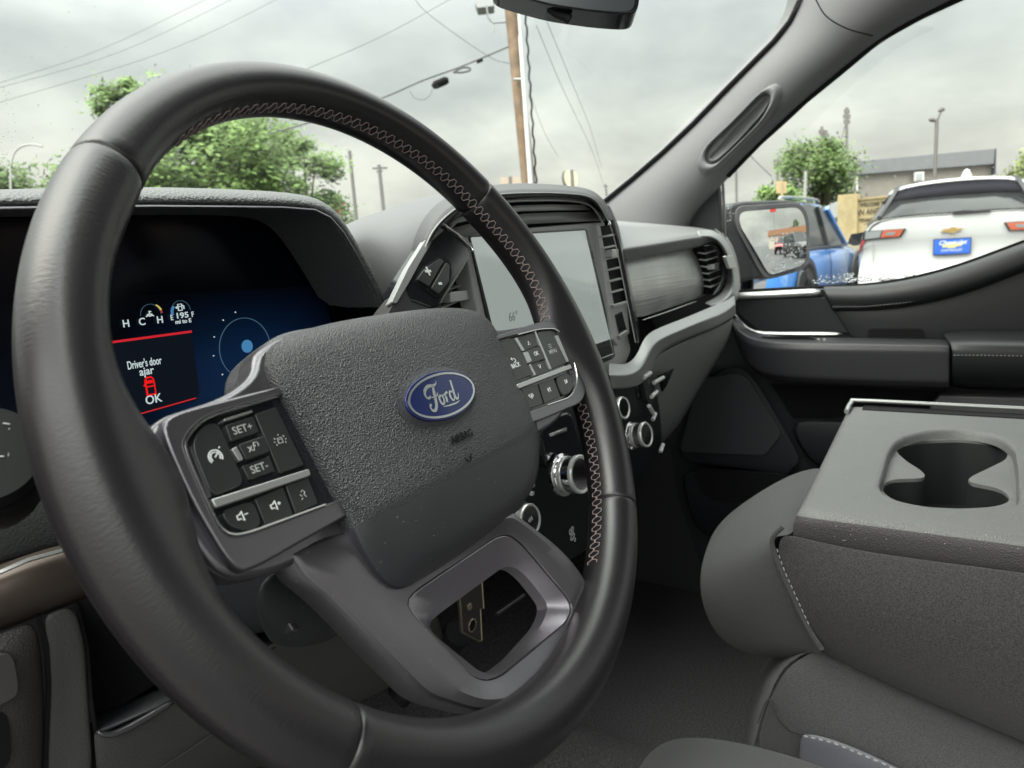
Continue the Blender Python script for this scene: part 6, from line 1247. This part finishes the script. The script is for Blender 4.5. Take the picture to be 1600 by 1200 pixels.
loft('roof', [zrow(XR+.34, [(hw*.71, 1.66), (hw*.64, 1.725), (hw*.4, 1.765), (0, 1.78)]), zrow(XR+.36, [(hw*.72, 1.70), (hw*.65, 1.765), (hw*.4, 1.805), (0, 1.82)]), zrow(XR+1.4, [(hw*.78, 1.74), (hw*.70, 1.81), (hw*.4, 1.855), (0, 1.87)]), zrow(XR+2.6, [(hw*.78, 1.715), (hw*.70, 1.79), (hw*.4, 1.84), (0, 1.85)])], WHITE, WC, sub=1, sol=.03)
for mir in (False, True):
    tube('rear_pillar', [S(1374, 341, XR+.03, mir), S(1402, 296, XR+.42, mir)], .03, TRIMB, WC, ns=8)
    pl_ = [S(1375, 341.5, XR+.0, mir), S(1371.5, 343, XR+.0, mir), S(1400, 292, XR+.40, mir), S(1409, 288, XR+.40, mir)]
    plate('glass_corner', pl_, (.02, 0, 0), TRIMB, WC, bev=0)
# spoiler strip (dark) under the roof edge
loft('spoiler', [zrow(XR+.37, [(hw*.69, 1.65), (hw*.62, 1.70), (hw*.4, 1.735), (0, 1.75)]), zrow(XR+.26, [(hw*.755, 1.58), (hw*.7, 1.60), (hw*.4, 1.62), (0, 1.625)])], mat('spoiler_black', (.006, .006, .012), .6, spec=.1), WC, sol=.02, sub=0)
# lamps
LR = mat('lamp_red', (.35, .025, .03), .12, coat=1.); LC = mat('lamp_grey', (.22, .24, .24), .12, coat=1.); LO = mat('lamp_orange', (.45, .10, .05), .15, coat=1.)
for mir in (False, True):
    T = plate('tail_lamp', [S(x, y, XR-.028, mir) for x, y in ((1350, 361), (1416, 357), (1408, 370.5), (1354, 376), (1348, 384), (1343, 398), (1341, 397), (1344, 380), (1347, 373))], (.05, 0, 0), TRIMB, WC, bev=.004)
    plate('lamp_lens', [S(x, y, XR-.033, mir) for x, y in ((1352, 362.5), (1378, 360), (1374, 371), (1351, 374))], (.004, 0, 0), LC, T, bev=0)
    plate('lamp_lens', [S(x, y, XR-.033, mir) for x, y in ((1380, 360), (1412, 358.3), (1405, 369.5), (1376, 371.5))], (.004, 0, 0), LO, T, bev=0)
    plate('lamp_lens', [S(x, y, XR-.036, mir) for x, y in ((1386, 363), (1400, 362), (1397, 367), (1383, 368))], (.003, 0, 0), LC, T, bev=0)
    plate('lamp_lens', [S(x, y, XR-.033, mir) for x, y in ((1347, 375.5), (1352, 376), (1347, 384), (1343.5, 396), (1342.5, 396), (1345, 381))], (.004, 0, 0), LR, T, bev=0)
    tube('gate_seam', [S(1364.5, 378, XR-.006, mir), S(1364.5, 430, XR-.0, mir)], .004, mat('seam_grey', (.3, .31, .3), .6), WC, ns=4)
# emblem
GOLD = mat('emblem_gold', (.70, .47, .16), .25, .8)
def onT(l, xp): return [S(x, y, xp) for x, y in l]
em = [(1471, 361), (1475, 358), (1484, 357.3), (1485, 355.4), (1494, 355), (1493.5, 356.8), (1504, 356.3), (1501, 360.5), (1493, 361.2), (1492, 364), (1483, 364.5), (1483.5, 362.3), (1471.5, 363)]
plate('emblem_rim', [S(x+(1 if x > 1488 else -1)*.5, y+(.5 if y > 360 else -.5), XR-.022) for x, y in em], (.01, 0, 0), CHROME, WC, bev=0); plate('emblem', onT(em, XR-.026), (.006, 0, 0), GOLD, WC, bev=.001)
PLB = mat('plate_blue', (.02, .12, .55), .3, coat=.5)
pl_ = plate('licence_plate', onT([(1458, 373.8), (1518.5, 370.5), (1517, 396.5), (1457.5, 399.5)], XR-.03), (.01, 0, 0), mat('plate_frame', (.02, .025, .08), .4), WC, bev=0)
plate('plate_face', onT([(1459.5, 375), (1517, 372), (1515.5, 395), (1459, 398)], XR-.034), (.003, 0, 0), PLB, pl_, bev=0)
plate('plate_emblem', onT([(1472, 383.5), (1480, 381.5), (1481, 380), (1494, 379.2), (1495, 381), (1506, 380), (1502, 384), (1494, 385), (1493, 387), (1481, 387.7), (1480, 386), (1473, 387)], XR-.037), (.002, 0, 0), mat('plate_gold', (.62, .55, .25), .4), pl_, bev=0)
text('lettering', 'Chevrolet', S(1488, 379, XR-.039), (0, -1, .0), (0, 0, 1), .062, PRINT, pl_, shear=.3, bold=.001); text('lettering', 'CHEVROLET', S(1487, 391, XR-.039), (0, -1, 0), (0, 0, 1), .035, PRINT, pl_)
text('lettering', 'TEXAS', S(1487, 396.8, XR-.039), (0, -1, 0), (0, 0, 1), .020, PRINT, pl_) if False else None
plate('rear_wiper', onT([(1488, 334), (1490, 330), (1506, 328), (1548, 329), (1548, 331), (1506, 334.5), (1489, 335.5)], XR-.02), (.03, 0, 0), TRIMB, WC, bev=.004)
lathe('antenna_fin', P(1510, 276, 'x', XR+.9), (0, 0, 1), [(.001, .09), (.03, .07), (.06, .0), (.06, -.05)], WHITE, WC, ns=12)
plate('reflector', onT([(1376, 437), (1400, 435), (1400, 441), (1378, 442)], XR-.085), (.02, 0, 0), TRIMB, WC, bev=.002); plate('bumper_strip', onT([(1340, 446), (1480, 432), (1480, 470), (1340, 480)], XR-.09), (.05, 0, 0), TRIMB, WC, bev=.01) if False else None
def wheel(parent, c, ax, r=.36, wd=.23):
    ax = Vector(ax).normalized()
    t = lathe('wheel', Vector(c)-ax*wd/2, ax, [(r*.6, 0), (r*.93, 0), (r, .03), (r, wd-.03), (r*.93, wd), (r*.62, wd), (r*.60, wd-.05)], TYRE, parent, ns=32, cap=False)
    lathe('rim', Vector(c)-ax*wd/2, ax, [(.0001, wd-.05), (r*.16, wd-.045), (r*.2, wd-.07), (r*.5, wd-.06), (r*.61, wd-.02), (r*.63, wd-.01)], mat('rim_dark', (.06, .06, .065), .5, .5), t, ns=32)
    g = Bag(); a = ax.orthogonal().normalized(); b = ax.cross(a)
    for k in range(6):
        d = a*math.cos(k*math.pi/3)+b*math.sin(k*math.pi/3); e = ax.cross(d); cc = Vector(c)+ax*(wd/2-.04)
        g.prism([cc+d*r*.1+e*.04, cc+d*r*.1-e*.04, cc+d*r*.6-e*.025, cc+d*r*.6+e*.025], ax*.02)
    g.mk('spokes', RIMM, t)
for xx in (XR+.95, XR+3.75):
    for s in (-1, 1): wheel(WC, (xx, YC+s*(hw-.10), zb+.36), (0, s, 0))

# ---- generic car in its own frame: x forward, y left
def car(label, loc, rz, paint, group=None, L_=4.6, Wd=1.84, H=1.68, name='parked_car', rails=False, trim=True, z0=0.):
    T = thing(name, (loc[0], loc[1], z0), label, 'car', group, rz); h = Wd/2
    def zr(x, pr): return [Vector((x, y, z)) for y, z in pr]+[Vector((x, -y, z)) for y, z in reversed(pr[:-1])]
    k = H/1.68
    def sec(x, w_, lo_, belt, top): return zr(x, [(h*w_*.93, lo_), (h*w_, lo_+.12), (h*w_*1.0, belt*.62+lo_*.38), (h*w_*.975, belt-.08), (h*w_*.93, belt), (h*w_*.8, top), (h*w_*.4, top+.02), (0, top+.03)])
    rows = [sec(-L_*.5, .80, .45, .80, .82), sec(-L_*.5+.08, .94, .32, .98, 1.02), sec(-L_*.5+.5, 1.0, .28, 1.04*k, 1.07*k), sec(0, 1.0, .26, 1.02*k, 1.05*k), sec(L_*.5-1.35, 1.0, .26, 1.0*k, 1.04*k), sec(L_*.5-.5, .98, .28, .93*k, .99*k), sec(L_*.5-.1, .9, .34, .80, .86), sec(L_*.5, .74, .42, .70, .74)]
    loft('body', rows, paint, T, local=True, sub=2)
    bz = 1.02*k
    gr = [(-L_*.5+.25, .90, bz, bz+.01), (-L_*.5+.62, .76, H-.12, H-.05), (-L_*.12, .80, H-.07, H), (L_*.06, .79, H-.09, H-.02), (L_*.5-1.35, .90, bz, bz+.01)]
    loft('cabin_glass', [zr(x, [(h*.93, bz-.02), (h*w_, zs), (h*w_*.9, (zs+zt)/2+.02), (h*w_*.5, zt), (0, zt+.01)]) for x, w_, zs, zt in gr], CGL, T, local=True, ang=40)
    loft('roof', [zr(x, [(h*w_+.01, zs+.0), (h*w_*.9, (zs+zt)/2+.045), (h*w_*.5, zt+.025), (0, zt+.035)]) for x, w_, zs, zt in gr[1:4]], paint, T, local=True, sub=1, sol=.02)
    for s in (-1, 1):
        P_ = lambda i, o_=.012: Vector((gr[i][0], s*(h*gr[i][1]+o_), gr[i][2]))
        tube('roof_pillar', [Vector((gr[4][0], s*(h*.93), bz)), P_(3)], .03, paint, T, local=True); tube('roof_pillar', [Vector((gr[0][0], s*h*.93, bz)), P_(1)], .025, paint, T, local=True)
        tube('roof_pillar', [Vector((-.15, s*h*.945, bz-.02)), Vector((-.25, s*(h*.80+.005), H-.08))], .025, TRIMB, T, local=True); tube('belt_line', [Vector((gr[4][0]+.05, s*h*.945, bz)), Vector((gr[0][0], s*h*.95, bz))], .014, TRIMB, T, local=True)
        if rails: tube('roof_rail', smooth_path([Vector((gr[1][0]+.1, s*h*.70, H-.02)), Vector((gr[1][0]+.3, s*h*.70, H+.02)), Vector((0, s*h*.70, H+.03)), Vector((.25, s*h*.70, H-.0))], 5), .016, SATIN2, T, local=True)
        loft('wing_mirror', [[Vector((L_*.5-1.62+x, s*(h+.02+y), bz+z)) for y, z in ((0, .02), (.08, -.02), (.22, -.01), (.24, .10), (.20, .16), (.04, .14))] for x in (-.05, .03, .10)], TRIMB, T, local=True, closed=True, cap=True, ang=30)
        for xw in (-L_*.5+.92, L_*.5-.90):
            w2 = wheel(T, (0, 0, 0), (0, 1, 0)) if False else None
            c = Vector((xw, s*(h-.10), .36)); ax = Vector((0, s, 0)); wdd = .22; r = .36
            t = lathe('wheel', c-ax*wdd/2, ax, [(r*.6, 0), (r*.93, 0), (r, .03), (r, wdd-.03), (r*.93, wdd), (r*.62, wdd), (r*.60, wdd-.05)], TYRE, T, ns=28, cap=False, local=True)
            lathe('rim', c-ax*wdd/2, ax, [(.0001, wdd-.04), (r*.5, wdd-.06), (r*.61, wdd-.02), (r*.63, wdd-.01)], mat('rim_dark', (.06, .06, .065), .5, .5), t, ns=28, local=True)
            g = Bag(); a = Vector((1, 0, 0)); b = Vector((0, 0, 1))
            for q in range(6):
                d = a*math.cos(q*math.pi/3)+b*math.sin(q*math.pi/3); e = ax.cross(d); cc = c+ax*(wdd/2-.035)
                g.prism([cc+d*r*.1+e*.04, cc+d*r*.1-e*.04, cc+d*r*.6-e*.025, cc+d*r*.6+e*.025], ax*.02)
            g.mk('spokes', RIMM, t, local=True)
            # black arch cladding ring and dark well
            rr_ = []
            for ra, yo in ((r+.03, .0), (r+.04, .022), (r+.10, .022), (r+.11, .0)):
                rr_.append([Vector((xw+ra*math.cos(math.radians(a_*180/16-0)), s*(h+yo), .36+ra*math.sin(math.radians(a_*180/16)))) for a_ in range(17)])
            loft('wheel_arch', rr_, TRIMB if trim else paint, T, local=True)
            plate('arch_well', [Vector((xw+(r+.05)*math.cos(a_*math.pi/12), s*(h+.004), .36+(r+.05)*math.sin(a_*math.pi/12))) for a_ in range(24)], Vector((0, -s*.03, 0)), BLACK, T, local=True, bev=0)
        tube('door_seam', [Vector((-.2, s*(h+.003), .45)), Vector((-.2, s*(h+.001), .75)), Vector((-.2, s*h*.975, bz-.06))], .005, TRIMB, T, local=True, ns=4); tube('door_seam', [Vector((.85, s*(h+.003), .45)), Vector((.85, s*(h+.001), .75)), Vector((.9, s*h*.975, bz-.08))], .005, TRIMB, T, local=True, ns=4)
        tube('tail_lamp', [Vector((-L_*.5+.09, s*h*.86, .92*k)), Vector((-L_*.5+.05, s*h*.6, .93*k))], .05, LR, T, local=True); tube('headlamp', [Vector((L_*.5-.12, s*h*.82, .76)), Vector((L_*.5-.05, s*h*.6, .76))], .05, LC, T, local=True)
    return T
BLUE = mat('blue_paint', (.07, .29, .80), .16, coat=1.)
pf = P(1327, 425, 'd', 10.4); hd = (fw*math.cos(math.radians(37))+r0*math.sin(math.radians(37))); hd.z = 0; hd.normalize(); lf = Vector((-hd.y, hd.x, 0))
ctr = pf-hd*1.40+lf*.82
car('bright blue SUV parked beyond the wing mirror, black wheel arches', (ctr.x, ctr.y), math.atan2(hd.y, hd.x), BLUE, rails=True, name='blue_suv', z0=.20, H=1.52)
# ---- what the wing mirror shows: the lot and shops behind the truck
PA = {'b': BLUE, 'k': mat('black_paint', (.02, .02, .022), .15, coat=.8), 'w': WHITE, 'g': mat('grey_paint', (.20, .21, .22), .2, .3, coat=.8), 'r': mat('red_paint', (.35, .02, .02), .15, coat=.8)}
rowc = [(8.0, -25, 'r', 'red car reflected low at the left of the wing mirror'), (11., -31, 'b', 'blue car reflected in the wing mirror, nearest of its row'), (17., -26, 'k', 'black car reflected at the right of the wing mirror'), (12.4, -42, 'b', 'second blue car farther back in the mirror reflection'), (21.5, -34, 'g', 'grey car behind the black one in the mirror reflection'), (17.4, -50, 'w', 'white car far back in the mirror reflection'), (14.5, -36, 'k', 'dark car far back among the reflected cars'), (25.5, -44, 'g', 'grey car at the far right of the reflected row'), (12.0, -22, 'k', 'black car in front at the bottom of the mirror reflection'), (9.8, -19, 'b', 'blue car closest in the wing mirror reflection'), (14.6, -23, 'g', 'grey car beside the black one low in the mirror reflection'), (18.5, -31, 'w', 'white car behind the closest dark cars in the mirror')]
for i, (x, y, c, lb) in enumerate(rowc): car(lb, (x, y), math.radians(95 if i % 2 else 120), PA[c], group='cars behind the truck seen in the wing mirror', z0=hz_(x))
rd = random.Random(21)
for k in range(18):
    r_ = k//6; x = 7.5+(k % 6)*2.9+r_*1.2; y = -17-r_*7.5-(k % 6)*.5
    if min((x-q[0])**2+(y-q[1])**2 for q in rowc) < 7: continue
    cc = rd.choice('bkkgbk'); cn = {'b': 'blue', 'k': 'black', 'g': 'grey'}[cc]
    car('%s car in the %s reflected row, %s from its left end' % (cn, ('nearest', 'second', 'third')[r_], ('first', 'second', 'third', 'fourth', 'fifth', 'sixth')[k % 6]), (x, y), math.radians(80+rd.uniform(-8, 8)), PA[cc], group='rows of cars reflected behind the truck', z0=hz_(x))
SB = thing('shop_building', (18, -62, .35), 'low orange roofed shop reflected in the wing mirror', 'building')
ORG = mat('orange_roof', (.34, .17, .09), .7)
plate('walls', [(13, -62, .3), (44, -50, .3), (44, -50, 3.6), (13, -62, 3.6)], (1, -8, 0), mat('shop_wall', (.55, .5, .42), .8), SB, bev=0); plate('roof_band', [(12.6, -61.8, 3.6), (44.4, -49.7, 3.6), (44.4, -49.7, 5.4), (12.6, -61.8, 4.9)], (1, -8.6, 0), ORG, SB, bev=0)
o = thing('shop_sign', (12.4, -52, .35), 'tall red and white roadside sign reflected in the wing mirror', 'sign'); tube('sign_post', [(12.6, -52, .2), (12.6, -52, 8)], .12, GALV, o); plate('sign_face', [(11.6, -51.9, 8), (13.6, -51.8, 8), (13.6, -51.8, 10.6), (11.6, -51.9, 10.6)], (0, -.3, 0), mat('sign_red2', (.6, .05, .04), .6), o, bev=0)
tree('reflected_tree', 'dark tree reflected at the right of the wing mirror', (26, -70, .3), 7, 7, LD, 12, n=1500, ls=.3, clumps=14)

TH = thing('truck_hood', (0, 1.2, 1.1), 'dark grey hood of the truck ahead of the windshield', 'hood')
loft('hood_panel', [[Vector((x, y, z-.05*(abs(x)/.85)**3)) for x in (-.88, -.8, -.45, 0, .45, .8, .88)] for y, z in ((.62, 1.135), (.9, 1.13), (1.3, 1.10), (1.65, 1.05), (1.8, .95))], mat('hood_paint', (.05, .052, .055), .2, coat=1.), TH, sub=2, sol=.02)
plate('cowl_panel', [(-.80, .50, 1.16), (.80, .50, 1.16), (.80, .66, 1.13), (-.80, .66, 1.13)], (0, 0, -.03), BLACK, TH, bev=0)
for sx_ in (-1, 1): plate('fender', [(sx_*.86, .5, .7), (sx_*.86, 1.8, .7), (sx_*.86, 1.8, .93), (sx_*.86, 1.65, 1.0), (sx_*.86, .5, 1.08)], (sx_*.04, 0, 0), mat('hood_paint', (.05, .052, .055), .2, coat=1.), TH, bev=.01)
